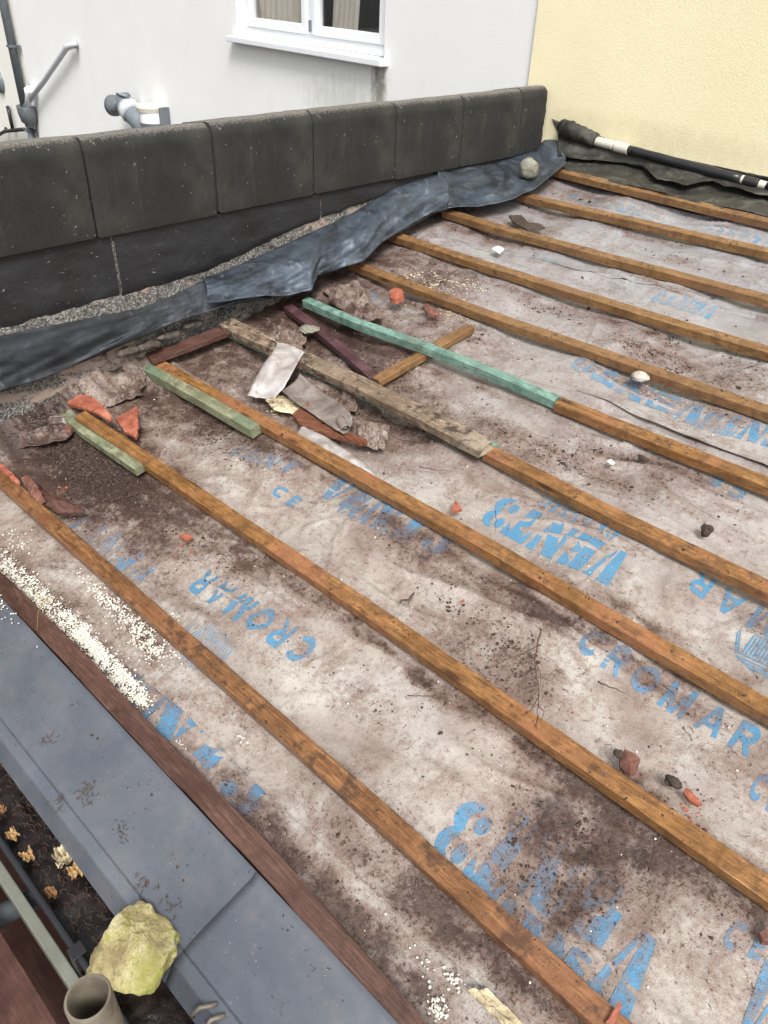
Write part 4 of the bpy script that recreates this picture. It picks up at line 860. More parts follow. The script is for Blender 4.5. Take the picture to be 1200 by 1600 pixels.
# ------------------------------------------------------------------ torn pieces
def ribbon(name, centre, width_vec, m, label, cat='scrap', n=60, k=14, noise_a=.004, curl=0.0, seed=0, group=None, ragged=.004):
    """centre: list of world pts; width_vec: list of world half-width vectors"""
    Cn = np.array(centre); Wv = np.array(width_vec); s = np.linspace(0, 1, len(Cn)); t = np.linspace(0, 1, n)
    def sm(Q):
        R_ = np.stack([np.interp(t, s, Q[:, i]) for i in range(3)], -1)
        for _ in range(5):
            R_[1:-1] = (R_[:-2]+2*R_[1:-1]+R_[2:])/4
        return R_
    c, w = sm(Cn), sm(Wv); V = []
    for j in range(k):
        u = -1+2*j/(k-1); V.append(c+w*(u+ragged*8*(abs(u) > .9)*np.sin(t*np.pi)[:, None]*fbm(t*9+seed, t*0+j, 3)[:, None]*np.sign(u)))
    V = np.array(V); tt = np.repeat(t[None], k, 0); uu = np.repeat(np.linspace(-1, 1, k)[:, None], n, 1)
    V[..., 2] += noise_a*fbm(tt*4+seed, uu*1.5, 3)+curl*uu**2; V[..., 1] -= curl*.4*uu**2
    o = mesh(name, V.reshape(-1, 3), gridfaces(k, n), m, smooth=True); md = o.modifiers.new('thickness', 'SOLIDIFY'); md.thickness = .0012; md.offset = 0
    return tag(o, label, cat, group)
# strip draped over the old timber
ce = [rp(440, 536, .034), rp(456, 545, .036), rp(447, 558, .037), rp(434, 578, .026), rp(422, 600, .004), rp(408, 622, -.022)]
wv = [np.array(rp(474, 547, .036)-rp(432, 533, .036))*.5]*2+[np.array(rp(470, 565, .037)-rp(428, 552, .037))*.5, np.array(rp(460, 588, .026)-rp(416, 574, .026))*.5, np.array(rp(450, 608, .004)-rp(404, 594, .004))*.5, np.array(rp(436, 624, -.02)-rp(393, 620, -.02))*.5]
ribbon('membrane_strip', ce, wv, M_FLAP, 'torn pale strip of membrane draped over the mouldy old timber', seed=2, curl=.004, noise_a=.006)
# curled flap right of the hole
ce = [rp(455, 600, -.012), rp(480, 622, -.006), rp(508, 640, .002), rp(535, 660, .006), rp(545, 672, .008)]
wv = [np.array(rp(470, 588, -.01)-rp(440, 612, -.01))*.5, np.array(rp(497, 610, 0)-rp(466, 634, 0))*.5, np.array(rp(525, 628, .005)-rp(492, 652, .005))*.5, np.array(rp(550, 650, .008)-rp(522, 672, .008))*.5, np.array(rp(552, 664, .01)-rp(538, 686, .0))*.5]
ribbon('membrane_flap', ce, wv, M_FLAPD, 'curled dirty flap of membrane right of the splintered hole', seed=5, curl=.012)
# scroll at its end
V = []; c0 = rp(540, 676, .005); ax = np.array(rp(528, 640, .0)-rp(545, 672, 0)); ax /= np.linalg.norm(ax); sd_ = np.cross(ax, NRM); 
for i in range(40):
    a_ = i*.22; r_ = .020-.0003*i
    for j in range(12): V.append(c0+ax*(j*.006+.003*math.sin(i*.5+j))+sd_*r_*math.cos(a_)+NRM*(r_*math.sin(a_)+.008))
o = mesh('membrane_scroll', V, gridfaces(40, 12), M_FLAPD, smooth=True); tag(o, 'rolled up end of torn membrane beside the broken red wood', 'scrap')
# white strip along the third batten
ce = [rp(470, 668, -.01), rp(505, 690, .0), rp(540, 712, .002), rp(568, 732, -.006), rp(592, 752, -.018)]
wv = [np.array(rp(482, 658, 0)-rp(458, 676, 0))*.35, np.array(rp(524, 684, 0)-rp(496, 702, 0))*.4, np.array(rp(556, 706, 0)-rp(528, 722, 0))*.42, np.array(rp(576, 724, 0)-rp(556, 736, 0))*.4, np.array(rp(594, 750, 0)-rp(588, 756, 0))*.3]
ribbon('membrane_strip', ce, wv, M_FLAP, 'clean white folded edge of membrane against the far side of the third batten', seed=9, curl=-.012)
ce = [rp(268, 566, -.01), rp(300, 588, .0), rp(340, 610, -.006), rp(380, 636, -.014)]
ribbon('membrane_strip', ce, [np.array([.0, .013, .004])]*4, M_FLAPD, 'narrow pale fold of membrane at the upper left end of the third batten', seed=13, curl=-.014)
ce = [rp(220, 575, -.005), rp(190, 590, -.01), rp(165, 605, -.012), rp(150, 632, -.015)]
ribbon('membrane_roll', ce, [np.array([.018, .012, .0])]*4, M_FLAPD, 'rounded fold of brown membrane above the terracotta shards', seed=17, curl=-.012)
ce = [rp(-20, 668, .015), rp(30, 655, .010), rp(80, 650, .004), rp(118, 656, -.01)]
ribbon('membrane_roll', ce, [np.array([.01, .03, .0])]*4, M_FLAPD, 'flattened fold of membrane at the foot of the parapet at the left edge', seed=19, curl=-.012)
def crumpled(name, pts4, m, label, amp=.014, seed=0, n=46, cat='scrap', lift=.006):
    A, B, C_, D = [np.array(rp(*p)) for p in pts4]; u = np.linspace(0, 1, n); U, V_ = np.meshgrid(u, u, indexing='ij')
    base = (A[None, None]*(1-U[..., None])+B[None, None]*U[..., None])*(1-V_[..., None])+(D[None, None]*(1-U[..., None])+C_[None, None]*U[..., None])*V_[..., None]
    eu = .10*fbm(V_*4+seed, V_*0+seed, 3)*(1-2*U); base = base+(B-A)[None, None]*eu[..., None]
    h = amp*(1.3*(1-np.abs(perlin(U*2.3+seed, V_*2.9+seed)))**3+.5*(1-np.abs(perlin(U*6+seed, V_*5)))**4-.5)*np.minimum(1, 5*np.minimum(np.minimum(U, 1-U), np.minimum(V_, 1-V_))+.35)+lift
    base = base+h[..., None]*NRM; fl = base.reshape(-1, 3); xx_, vv_ = fl[:, 0], fl[:, 1]*CS+fl[:, 2]*SS
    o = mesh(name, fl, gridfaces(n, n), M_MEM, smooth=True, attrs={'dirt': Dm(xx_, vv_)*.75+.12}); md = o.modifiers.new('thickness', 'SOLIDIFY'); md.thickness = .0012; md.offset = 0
    return tag(o, label, cat, 'crumpled scraps of membrane')
crumpled('membrane_scrap', [(440, 500, -.03), (482, 520, -.03), (470, 560, -.03), (428, 540, -.03)], M_FLAPD, 'crumpled grey scrap of membrane between the purple batten and the old timber', seed=1)
crumpled('membrane_scrap', [(470, 590, -.035), (560, 620, -.035), (548, 668, -.035), (450, 640, -.035)], M_FLAPD, 'large crumpled fold of dirty membrane around the torn hole', seed=4, amp=.020)
crumpled('membrane_scrap', [(505, 455, -.03), (560, 440, -.03), (600, 500, -.035), (545, 510, -.035)], M_FLAPD, 'creased dark fold of membrane behind the green batten under the lead', seed=7, amp=.022)
crumpled('membrane_scrap', [(160, 570, -.01), (232, 560, -.01), (225, 620, -.034), (165, 640, -.034)], M_FLAPD, 'brown rounded bulge of membrane right of the cream foam chunk', seed=9, amp=.022)
crumpled('membrane_scrap', [(560, 660, -.038), (610, 668, -.038), (600, 706, -.038), (560, 700, -.038)], M_FLAPD, 'small peaked fold of membrane right of the long splinter', seed=12, amp=.020)
crumpled('membrane_scrap', [(0, 655, .0), (110, 640, -.01), (105, 690, -.034), (0, 710, -.034)], M_FLAPD, 'rumpled brown membrane at the left edge above the soil', seed=15, amp=.018)
# hole: insulation, splintered wood
def rock(name, c, dims, m, label, cat, seed=0, rot=(0, 0, 0), sub=4, rough=.25, flat=0, group=None, freq=2.2, facets=0, parent=None, sharp=None):
    bm = bmesh.new(); bmesh.ops.create_icosphere(bm, subdivisions=sub, radius=1); R3 = Matrix.Rotation(rot[2], 3, 'Z')@Matrix.Rotation(rot[1], 3, 'Y')@Matrix.Rotation(rot[0], 3, 'X')
    r = random.Random(seed); planes = [(Vector((r.gauss(0, 1), r.gauss(0, 1), r.gauss(0, 1))).normalized(), r.uniform(.50, .80)) for _ in range(facets)]
    V = []
    for v in bm.verts:
        p = v.co.copy(); n_ = mnoise.fractal(p*freq*.5+Vector((seed*3.1, seed, 0)), 1.0, 2.0, 4)
        p = p*(1+rough*n_)
        for pn, pd in planes:
            k = p.dot(pn)
            if k > pd: p -= pn*(k-pd)*.93
        if facets: p *= 1+.085*mnoise.fractal(p*4.5+Vector((seed, 0, 3)), 1.0, 2.0, 5)
        p = Vector((p.x*dims[0], p.y*dims[1], p.z*dims[2])); V.append(tuple((R3@p)+Vector(c)))
    F = [tuple(x.index for x in f.verts) for f in bm.faces]; bm.free()
    o = mesh(name, V, F, m, parent=parent, smooth=(facets == 0 or sharp is not None))
    if sharp: o.data.set_sharp_from_angle(angle=math.radians(sharp))
    return tag(o, label, cat, group) if parent is None else o
c = rp(447, 632, -.030); rock('insulation_patch', c, (.085, .05, .014), M_PALEM, 'patch of cream bead insulation showing through the torn membrane', 'insulation', 4, rough=.4, sub=4)
def shard(name, poly, th, m, label, cat='tile fragment', group=None, h=None, tilt=(0, 0), seed=0, jag=.004, parent=None):
    """poly: list of (px,py,h) outline -> thick jagged plate"""
    pts = [Vector(rp(*p)) for p in poly]; out = []; r = random.Random(seed)
    for i, p in enumerate(pts):
        q_ = pts[(i+1) % len(pts)]; n_ = max(1, int((q_-p).length/.012))
        for k in range(n_):
            s_ = p.lerp(q_, k/n_)
            if k: s_ = s_+Vector((r.uniform(-jag, jag), r.uniform(-jag, jag), 0))*.6
            out.append(s_)
    nv = len(out); nn = Vector(NRM)*th
    cen = sum(out, Vector())/nv; V = []
    for f_, dz in ((1.0, 0), (.97, 1), (.55, 1.08), (0.0, 1.0)):
        for p in out:
            q_ = cen+(p-cen)*f_; V.append(q_+nn*dz+Vector(NRM)*r.uniform(-.0012, .0012)*(dz > 0))
            if f_ == 0: break
    k = 3*nv; F = [tuple(f) for f in gridfaces(3, nv, True).tolist()]+[(2*nv+i, 2*nv+(i+1) % nv, k) for i in range(nv)]+[tuple(range(nv-1, -1, -1))]
    o = mesh(name, V, F, m, parent=parent); return tag(o, label, cat, group) if parent is None else o
G_T = 'broken terracotta roof tile pieces'
shard('splintered_wood', [(456, 652, -.02), (480, 632, -.012), (508, 655, -.01), (498, 672, -.012), (470, 668, -.02)], .012, M_RUST, 'splintered reddish wood under the torn membrane', 'wood scrap', seed=3, jag=.008)
shard('splintered_wood', [(478, 662, -.016), (520, 668, -.01), (575, 692, -.012), (572, 698, -.014), (515, 684, -.014), (480, 672, -.018)], .012, M_RUST, 'long thin splinter of wood below the curled flap', 'wood scrap', seed=5, jag=.006)
shard('tile_fragment', [(103, 628, .010), (118, 620, .012), (142, 622, .014), (158, 632, .014), (176, 652, .012), (172, 660, .006), (150, 648, .006), (128, 640, .008), (108, 636, .008)], .012, M_TERRA, 'bright terracotta shard resting on the pale green offcut', group=G_T, seed=1)
shard('tile_fragment', [(180, 657, -.012), (216, 638, -.004), (218, 668, -.008), (214, 688, -.016), (196, 678, -.018)], .011, M_TERRA, 'triangular terracotta shard standing behind the second batten', group=G_T, seed=2)
shard('tile_fragment', [(78, 672, -.035), (95, 663, -.03), (118, 668, -.03), (112, 680, -.032), (90, 682, -.035)], .014, M_TERRD, 'small dull red tile piece in the soil below the offcut', group=G_T, seed=3)
shard('tile_fragment', [(-4, 722, .003), (14, 735, .004), (32, 755, .003), (30, 760, .0), (8, 742, .0), (-6, 732, .0)], .010, M_TERRA, 'thin terracotta sliver along the far edge of the lowest batten', group=G_T, seed=4)
shard('tile_fragment', [(34, 750, -.008), (44, 746, .006), (60, 762, .010), (72, 784, .006), (64, 788, -.004), (50, 778, -.010)], .012, M_TERRD, 'rough pinkish tile shard leaning on the lowest batten', group=G_T, seed=5)
shard('slate_fragment', [(56, 756, -.012), (66, 762, .01), (98, 782, .012), (130, 796, .004), (122, 804, -.012), (92, 806, -.018), (70, 790, -.018)], .010, M_REDB, 'dark brown slate shard beside the pinkish one at the lowest batten', 'slate fragment', seed=6)
shard('tile_fragment', [(608, 462, -.01), (618, 456, -.005), (630, 460, -.005), (632, 470, -.012), (618, 476, -.015), (610, 472, -.014)], .022, M_TERRA, 'chunky bright terracotta piece above the green batten', group=G_T, seed=7)
shard('tile_fragment', [(660, 482, -.02), (668, 479, -.012), (687, 490, -.012), (684, 498, -.02), (668, 494, -.02)], .014, M_TERRD, 'flat terracotta piece just left of the cross piece end', group=G_T, seed=8)
shard('tile_fragment', [(704, 803, -.026), (712, 784, -.026), (722, 799, -.026)], .010, M_TERRA, 'small pointed terracotta chip by the upper blue lettering', group=G_T, seed=9, jag=.001)
shard('tile_fragment', [(967, 1186, -.02), (975, 1174, -.012), (992, 1182, -.01), (1000, 1190, -.012), (992, 1212, .003), (984, 1214, .003), (968, 1203, -.012)], .012, M_TERRD, 'ridged pinkish tile piece leaning on the far side of the second batten', group=G_T, seed=10)
shard('tile_fragment', [(1066, 1240, -.026), (1072, 1232, -.026), (1096, 1258, -.026), (1090, 1262, -.026), (1076, 1254, -.026)], .009, M_TERRA, 'small salmon tile chip right of the dark lump near the second batten', group=G_T, seed=11, jag=.001)
shard('tile_fragment', [(280, 840, -.028), (292, 836, -.028), (302, 842, -.028), (292, 848, -.028)], .010, M_TERRA, 'tiny orange tile chip between the two lowest battens', group=G_T, seed=12, jag=.001)
shard('tile_fragment', [(1182, 1462, -.026), (1215, 1455, -.02), (1220, 1480, -.026), (1188, 1476, -.026)], .02, M_TERRD, 'brown tile lump cut by the right edge of the picture', group=G_T, seed=14)
shard('tile_fragment', [(945, 1600, .004), (966, 1566, .010), (972, 1572, .010), (958, 1604, .004)], .008, M_TERRA, 'orange sliver on the lowest batten at the bottom edge', group=G_T, seed=15, jag=.001)
shard('slate_fragment', [(795, 338, -.02), (815, 338, -.02), (825, 350, -.02), (845, 352, -.02), (852, 358, -.02), (825, 362, -.02), (800, 348, -.02)], .008, M_DARKL, 'dark flat slate piece right of the lead between upper battens', 'slate fragment', seed=16)
c = rp(778, 391, -.02); shard('white_flake', [(768, 390, -.022), (778, 385, -.02), (788, 390, -.02), (780, 397, -.022)], .005, M_PVCW, 'small white flake between the upper battens', 'flake', seed=17, jag=.001)
c = rp(955, 723, -.02); shard('white_flake', [(948, 722, -.026), (954, 719, -.026), (961, 724, -.026), (956, 727, -.026)], .004, M_PVCW, 'tiny white chip right of the bright green batten end', 'flake', seed=18, jag=.001)
rock('pebble', rp(826, 263, .075), (.052, .045, .050), M_ROCKD, 'round greenish grey pebble sitting on the lead', 'stone', 3, rough=.12)
rock('stone', rp(1000, 588, -.012), (.032, .026, .017), M_ROCKP, 'pale rounded stone chip on the membrane right of the roof middle', 'stone', 5, rough=.2)
rock('moss_lump', rp(1105, 828, -.014), (.016, .016, .018), M_DARKL, 'dark moss lump near the right edge between battens', 'moss lump', 6, rough=.4)
rock('moss_lump', rp(1052, 1222, -.018), (.018, .012, .010), M_DARKL, 'dark moss lump left of the salmon tile chip', 'moss lump', 7, rough=.4)
rock('moss_lump', rp(1005, 717, -.02), (.018, .01, .009), M_DARKL, 'brown flat moss lump by the tiny white chip', 'moss lump', 8, rough=.4)
rock('moss_lump', rp(966, 1178, .0), (.010, .009, .010), M_DARKL, 'dark moss lump on top of the ridged tile piece', 'moss lump', 9, rough=.4)
sc = onz(190, 1485, -.02)
rock('mossy_stone', sc+[0, 0, -.035], (.088, .100, .078), M_BOULD, 'large angular yellow stone with green moss sitting in the gutter', 'stone', 21, rot=(0, .15, 2.4), rough=.16, sub=5, facets=16, freq=2.0, sharp=18)
rock('foam_chunk', rp(132, 600, -.004), (.060, .026, .022), M_PALEM, 'crumbly cream foam chunk between the lead and the terracotta shard', 'foam', 31, rot=(0, 0, .9), rough=.5, sub=4)
rock('foam_chunk', rp(12, 658, .02), (.05, .03, .014), M_PALEM, 'crumbly cream foam at the left edge below the lead', 'foam', 33, rough=.6, sub=4)
rock('foam_chunk', rp(372, 535, .004), (.03, .02, .012), M_MORT, 'grey mortar lump at the top end of the third batten', 'mortar', 35, rough=.5) if 0 else None
ce = [rp(745, 1545, -.030), rp(775, 1575, -.03), rp(810, 1610, -.03), rp(850, 1660, -.03)]
ribbon('foam_strip', ce, [np.array([.014, .012, .003])]*4, M_PALEM, 'torn cream foam strip below the membrane edge at the bottom', 'foam', seed=23, noise_a=.006)
rock('concrete_lump', rp(480, 515, -.01), (.05, .04, .02), M_ROCKD, 'grey flat rubble lump beside the purple brown batten', 'rubble', 41, rough=.4, facets=5)
M_DARKM = grey_mat('dark_mortar', [(.35, (.03, .025, .02)), (.55, (.085, .07, .058)), (.75, (.17, .145, .12))], 30, (.7, .95), 0, .9, 110, None, .004)
# parapet foot rubble
for k, (px, py, s_) in enumerate([(200, 548, .03), (232, 540, .035), (262, 525, .03), (180, 575, .02), (300, 508, .03)]):
    q_ = onx(px, py, -2.565); rock('mortar_lump', q_, (s_*.7, s_*1.5, s_*.5), M_DARKM, ['flat mortar lump below the dark lead, second from the left', 'mortar lump directly left of the red brown board', 'mortar lump above the red brown board', 'small leftmost mortar lump beside the cream foam chunk', 'mortar lump above the right end of the red brown board'][k], 'mortar lump', 50+k, rough=.45, sub=3, group='mortar lumps at the foot of the parapet')
# gutter litter
def crumple(name, px, py, z, size, m, label, cat='dead leaf', seed=0, group='dead leaves in the gutter'):
    c = onz(px, py, z); n = 15; r = np.linspace(-1, 1, n); X, Y = np.meshgrid(r, r, indexing='ij'); rad = np.sqrt(X*X+Y*Y); sc_ = 1/np.maximum(1, rad*1.0)
    ang = np.arctan2(Y, X); lobes = 1+.10*np.sin(ang*3+seed)+.12*np.sin(ang*7+seed*2)
    Z = 1.1*fbm(X*1.6+seed, Y*1.6+seed*2, 4)+.35*rad**2
    V = np.stack([c[0]+X*size*lobes*.9, c[1]+Y*size*lobes*.7, c[2]+Z*size*.8+size*.2], -1).reshape(-1, 3)
    o = mesh(name, V, gridfaces(n, n), m, smooth=True); md = o.modifiers.new('thickness', 'SOLIDIFY'); md.thickness = .0012
    return tag(o, label, cat, group)
crumple('dead_leaf', 20, 1307, -.135, .016, M_DRY, 'tan dead leaf nearest the gutter lip at the left edge', seed=1)
crumple('dead_leaf', 44, 1340, -.135, .017, M_DRY, 'brown curled seed head left of the white and tan one in the gutter', seed=2)
crumple('dead_leaf', 80, 1398, -.135, .015, M_ORANGE, 'orange dead leaf above the mossy stone', seed=3)
crumple('dead_leaf', 118, 1365, -.128, .017, M_DRY, 'tan leaf touching the white crumpled scrap', seed=4)
crumple('dead_leaf', 3, 1268, -.135, .014, M_ORANGE, 'orange leaf at the left edge in the gutter', seed=6)
crumple('paper_scrap', 100, 1343, -.120, .024, M_PALEM, 'white crumpled scrap in the gutter beside a tan leaf', 'scrap', seed=5, group=None)
c = rp(78, 937, -.022); 
ribbon('yellow_leaf', [rp(64, 943, -.02), rp(76, 937, -.014), rp(86, 934, -.02)], [np.array([.002, .004, 0]), np.array([.004, .011, .002]), np.array([.001, .002, 0])], plain('yellow_leaf', (.66, .60, .22), .6), 'small yellow leaf on the white beads by the eaves board', 'leaf', n=16, k=5, noise_a=.002)
# twigs
def twig(path, r0, m, label, group, h=None, branches=()):
    def poly(pp, r):
        n = len(pp); L = [Vector(rp(*p)) for p in pp]; out = []; rr = []
        for i in range(n-1):
            for k in range(5): 
                f = k/5; q_ = L[i].lerp(L[i+1], f)+Vector((random.uniform(-1, 1), random.uniform(-1, 1), random.uniform(-.3, .6)))*r*.8
                out.append(np.array(q_)); rr.append(r*(1-.7*(i+f)/(n-1)))
        out.append(np.array(L[-1])); rr.append(r*.25); return tube(out, rr, 6)
    V, F = join([poly(path, r0)]+[poly(b_, r0*.6) for b_ in branches]); return tag(mesh('twig', V, F, m, smooth=True), label, 'twig', group)
hh_ = -.020
def pl(l, h=hh_): return [(x, y, h) for x, y in l]
twig([(846, 983, .012), (838, 1010, .004), (836, 1045, -.01), (842, 1080, -.015), (840, 1112, .004), (838, 1140, .006)], .0022, M_TWIG, 'branched dry frond lying across the second batten', 'twigs on the roof',
     branches=[pl([(838, 1010), (815, 1022), (790, 1030), (765, 1032)]), pl([(836, 1022), (812, 1036), (790, 1042)]), pl([(837, 1045), (815, 1055), (800, 1052)]), pl([(840, 1070), (820, 1075), (806, 1068)]), pl([(838, 1035), (845, 1055), (844, 1075)]),
               [(841, 1090, -.01), (830, 1110, .003), (815, 1118, .004)], [(840, 1100, -.008), (850, 1112, .003), (846, 1125, .004)], pl([(790, 1030), (770, 1042), (750, 1046)]), pl([(836, 1030), (822, 1020), (808, 1026)])])
tws = [([(934, 1066), (955, 1074), (978, 1083)], .0022, M_TWIG, 'short straight twig below the blue letters at the right'), ([(200, 858), (235, 862), (255, 856)], .0013, M_TWIG, 'thin twig in the dirt above the left CROMAR print'), ([(1035, 1070), (1050, 1082), (1056, 1090)], .0016, M_TWIG, 'short twig on the right CROMAR letters'),
       ([(655, 730), (680, 734), (700, 735)], .0016, M_TWIG, 'thin twig near the third batten in the middle'), ([(774, 798), (775, 815), (773, 836)], .0014, M_TWIG, 'thin twig standing across the upper blue lettering'), ([(55, 925), (60, 935), (70, 938), (60, 955), (58, 985)], .0012, M_TWIGY, 'straw coloured stem hanging over the eaves board'),
       ([(625, 940), (640, 935), (648, 925), (638, 945)], .003, M_TWIG, 'dark curled root clump beside the second batten'), ([(636, 1086), (660, 1088), (690, 1086)], .0014, M_TWIG, 'thin pale twig below the second batten in the middle'), ([(1060, 1358), (1090, 1372), (1120, 1395)], .0016, M_TWIG, 'thin twig in the dark dirt at the lower right')]
for l, r_, m, lab in tws: twig(pl(l, -.022 if 'eaves' not in lab else .006), r_, m, lab, 'twigs on the roof')
# ------------------------------------------------------------------ loose stuff: beads, soil, grit
def scatter(name, pts, sizes, m, label, cat, sub=1, squash=.8, jag=0.0, seed=1):
    bm = bmesh.new(); bmesh.ops.create_icosphere(bm, subdivisions=sub, radius=1); bv = np.array([v.co[:] for v in bm.verts]); bf = np.array([[x.index for x in f.verts] for f in bm.faces]); bm.free()
    r = np.random.default_rng(seed); N = len(pts); nv = len(bv)
    ang = r.uniform(0, 2*np.pi, (N, 3)); ca, sa = np.cos(ang), np.sin(ang)
    sc_ = sizes[:, None]*np.stack([r.uniform(.7, 1.5 if jag else 1.15, N), r.uniform(.7, 1.1, N), np.full(N, squash)*r.uniform(.6, 1, N)], -1)
    B = bv[None]*(1+(jag*r.uniform(-1, 1, (N, nv, 1)) if jag else 0)); B = B*sc_[:, None, :]
    Xr = B[..., 0]*ca[:, 0:1]-B[..., 1]*sa[:, 0:1]; Yr = B[..., 0]*sa[:, 0:1]+B[..., 1]*ca[:, 0:1]; B = np.stack([Xr, Yr, B[..., 2]], -1)
    V = (pts[:, None, :]+B).reshape(-1, 3); F = (bf[None]+(np.arange(N)*nv)[:, None, None]).reshape(-1, 3)
    o = mesh(name, V, F, m, smooth=(jag == 0)); return tag(o, label, cat, None, 'stuff')
def roofpts(x, v, dh): return Wd(x, v, Hm(x, v)+.0012+dh)
clus = [(10, 880, .16, .020, 700), (60, 930, .12, .022, 1000), (110, 975, .10, .022, 1100), (165, 1030, .11, .020, 1300), (195, 1065, .07, .018, 800), (218, 1090, .03, .012, 160), (160, 930, .08, .016, 260), (210, 975, .10, .022, 420), (235, 1010, .06, .02, 300), (130, 990, .09, .015, 500), (0, 905, .08, .014, 300), (20, 845, .06, .03, 90),
        (685, 1572, .022, .012, 90), (705, 1525, .02, .008, 40), (665, 1500, .03, .012, 16), (750, 1552, .02, .01, 14), (280, 1160, .02, .006, 16), (480, 900, .1, .01, 10), (265, 955, .03, .006, 14), (375, 1150, .03, .006, 10), (790, 370, .3, .2, 0), (710, 440, .12, .05, 80)]
xs_, vs_ = [], []
for (px, py, rx, rv, n) in clus:
    c = P(px, py); xs_.append(rng.normal(c[0], rx*.62, n)); vs_.append(rng.normal(c[1], rv*.75, n))
x = np.concatenate(xs_); v = np.concatenate(vs_); k = (v > .046) & (x > -2.55) & (rng.uniform(0, 1, len(x)) < .35+.9*sstep(-.25, .25, perlin(x*28, v*28)) ); x, v = x[k], v[k]
x2 = rng.uniform(-2.5, .1, 420); v2 = rng.uniform(.06, 2.2, 420)**1.0
x = np.concatenate([x, x2]); v = np.concatenate([v, v2]); sz_ = np.clip(rng.lognormal(math.log(.0026), .28, len(x)), .0012, .0046); sz_[-420:] *= rng.uniform(.4, 1.0, 420)
scatter('polystyrene_beads', roofpts(x, v, sz_*.7+rng.uniform(-.0015, .0045, len(x))*(np.arange(len(x)) < len(x)-420)), sz_, M_BEAD, 'spill of small white insulation beads along the eaves board', 'beads')
xb_ = rng.normal(P(8, 900)[0], .10, 260); vb_ = rng.uniform(-.004, .04, 260); s_ = rng.uniform(.0021, .0034, 260)
scatter('polystyrene_beads', Wd(xb_, vb_, .004+s_), s_, M_BEAD, 'white beads lying over the eaves board and flashing edge at the left', 'beads', seed=5)
# soil crumbs, denser where dirt lies
N = 90000; x = rng.uniform(-2.6, .35, N); v = rng.uniform(.05, 3.5, N)
D = Dm(x, v)+.55*fbm(x*9, v*9, 3); pr = np.clip((D-.25)*1.1, 0.012, 1)*np.where(v > 2, .8, 1); k = rng.uniform(0, 1, N) < pr*.33; x, v, D = x[k], v[k], D[k]
s_ = rng.lognormal(math.log(.0014), .55, len(x)); s_ = np.clip(s_, .0007, .0085)*np.where(v > 1.5, 1.5, 1)
scatter('soil_crumbs', roofpts(x, v, s_*.3), s_, M_CRUMB, 'dark crumbs of soil and moss strewn over the membrane', 'soil', jag=.35, squash=.6, seed=2)
# soil heap
cx, cv = P(115, 705); N = 9000; x = rng.normal(cx-.02, .19, N); v = rng.normal(cv+.01, .05, N); s_ = rng.lognormal(math.log(.0026), .5, N); s_ = np.clip(s_, .001, .010)
scatter('soil_heap', roofpts(x, v, s_*.3+.004*gau(x, v, cx, cv, .2, .06)), s_, M_CRUMB, 'heap of dark brown soil between the two lowest battens at the left', 'soil', jag=.4, squash=.7, seed=3)
def cluster(lst, name, m, label, cat, smed, seed, jag=.4):
    xs_, vs_ = [], []; r = np.random.default_rng(seed)
    for (px, py, rx, rv, n) in lst:
        c = P(px, py); xs_.append(r.normal(c[0], rx, n)); vs_.append(r.normal(c[1], rv, n))
    x = np.concatenate(xs_); v = np.concatenate(vs_); k = perlin(x*22+seed, v*22) > -.15; x, v = x[k], v[k]
    s_ = np.clip(r.lognormal(math.log(smed), .5, len(x)), .0008, .0062); return scatter(name, roofpts(x, v, s_*.35), s_, m, label, cat, jag=jag, squash=.6, seed=seed)
cluster([(860, 480, .10, .02, 260), (1010, 545, .09, .03, 420), (1040, 520, .05, .02, 150), (560, 640, .12, .03, 300), (660, 650, .10, .03, 260), (300, 640, .14, .04, 420), (340, 690, .12, .03, 300), (880, 715, .12, .02, 300), (930, 700, .06, .02, 120), (1090, 1255, .03, .02, 60), (720, 940, .08, .02, 160), (790, 1020, .05, .03, 220), (900, 1300, .05, .03, 200), (870, 1385, .06, .03, 200), (1100, 330, .12, .02, 140), (1165, 570, .08, .03, 140), (1060, 400, .1, .03, 120), (640, 1100, .2, .05, 120), (230, 780, .1, .03, 240), (330, 870, .1, .03, 200)],
        'moss_crumbs', M_CRUMB, 'clusters of dark moss crumbs scattered over the membrane', 'moss', .0018, 21, jag=.5)
cluster([(700, 440, .10, .05, 260), (650, 430, .06, .04, 150), (700, 490, .05, .03, 140), (1040, 600, .05, .03, 60), (480, 620, .05, .02, 160), (440, 640, .03, .015, 120), (130, 615, .05, .02, 60), (60, 655, .06, .02, 60)],
        'mortar_crumbs', M_PALEM, 'pale mortar and foam crumbs below the lead flashing', 'mortar', .0028, 23)
cluster([(1045, 535, .04, .02, 14), (1020, 545, .03, .02, 8), (200, 680, .1, .04, 50), (80, 760, .06, .03, 30), (690, 490, .05, .03, 26), (500, 680, .05, .03, 40), (990, 1215, .03, .02, 16), (1080, 1262, .02, .01, 12), (800, 1030, .1, .05, 16), (280, 850, .1, .05, 18)],
        'tile_crumbs', M_TERRA, 'small red crumbs of broken roof tile', 'tile crumbs', .0028, 25)
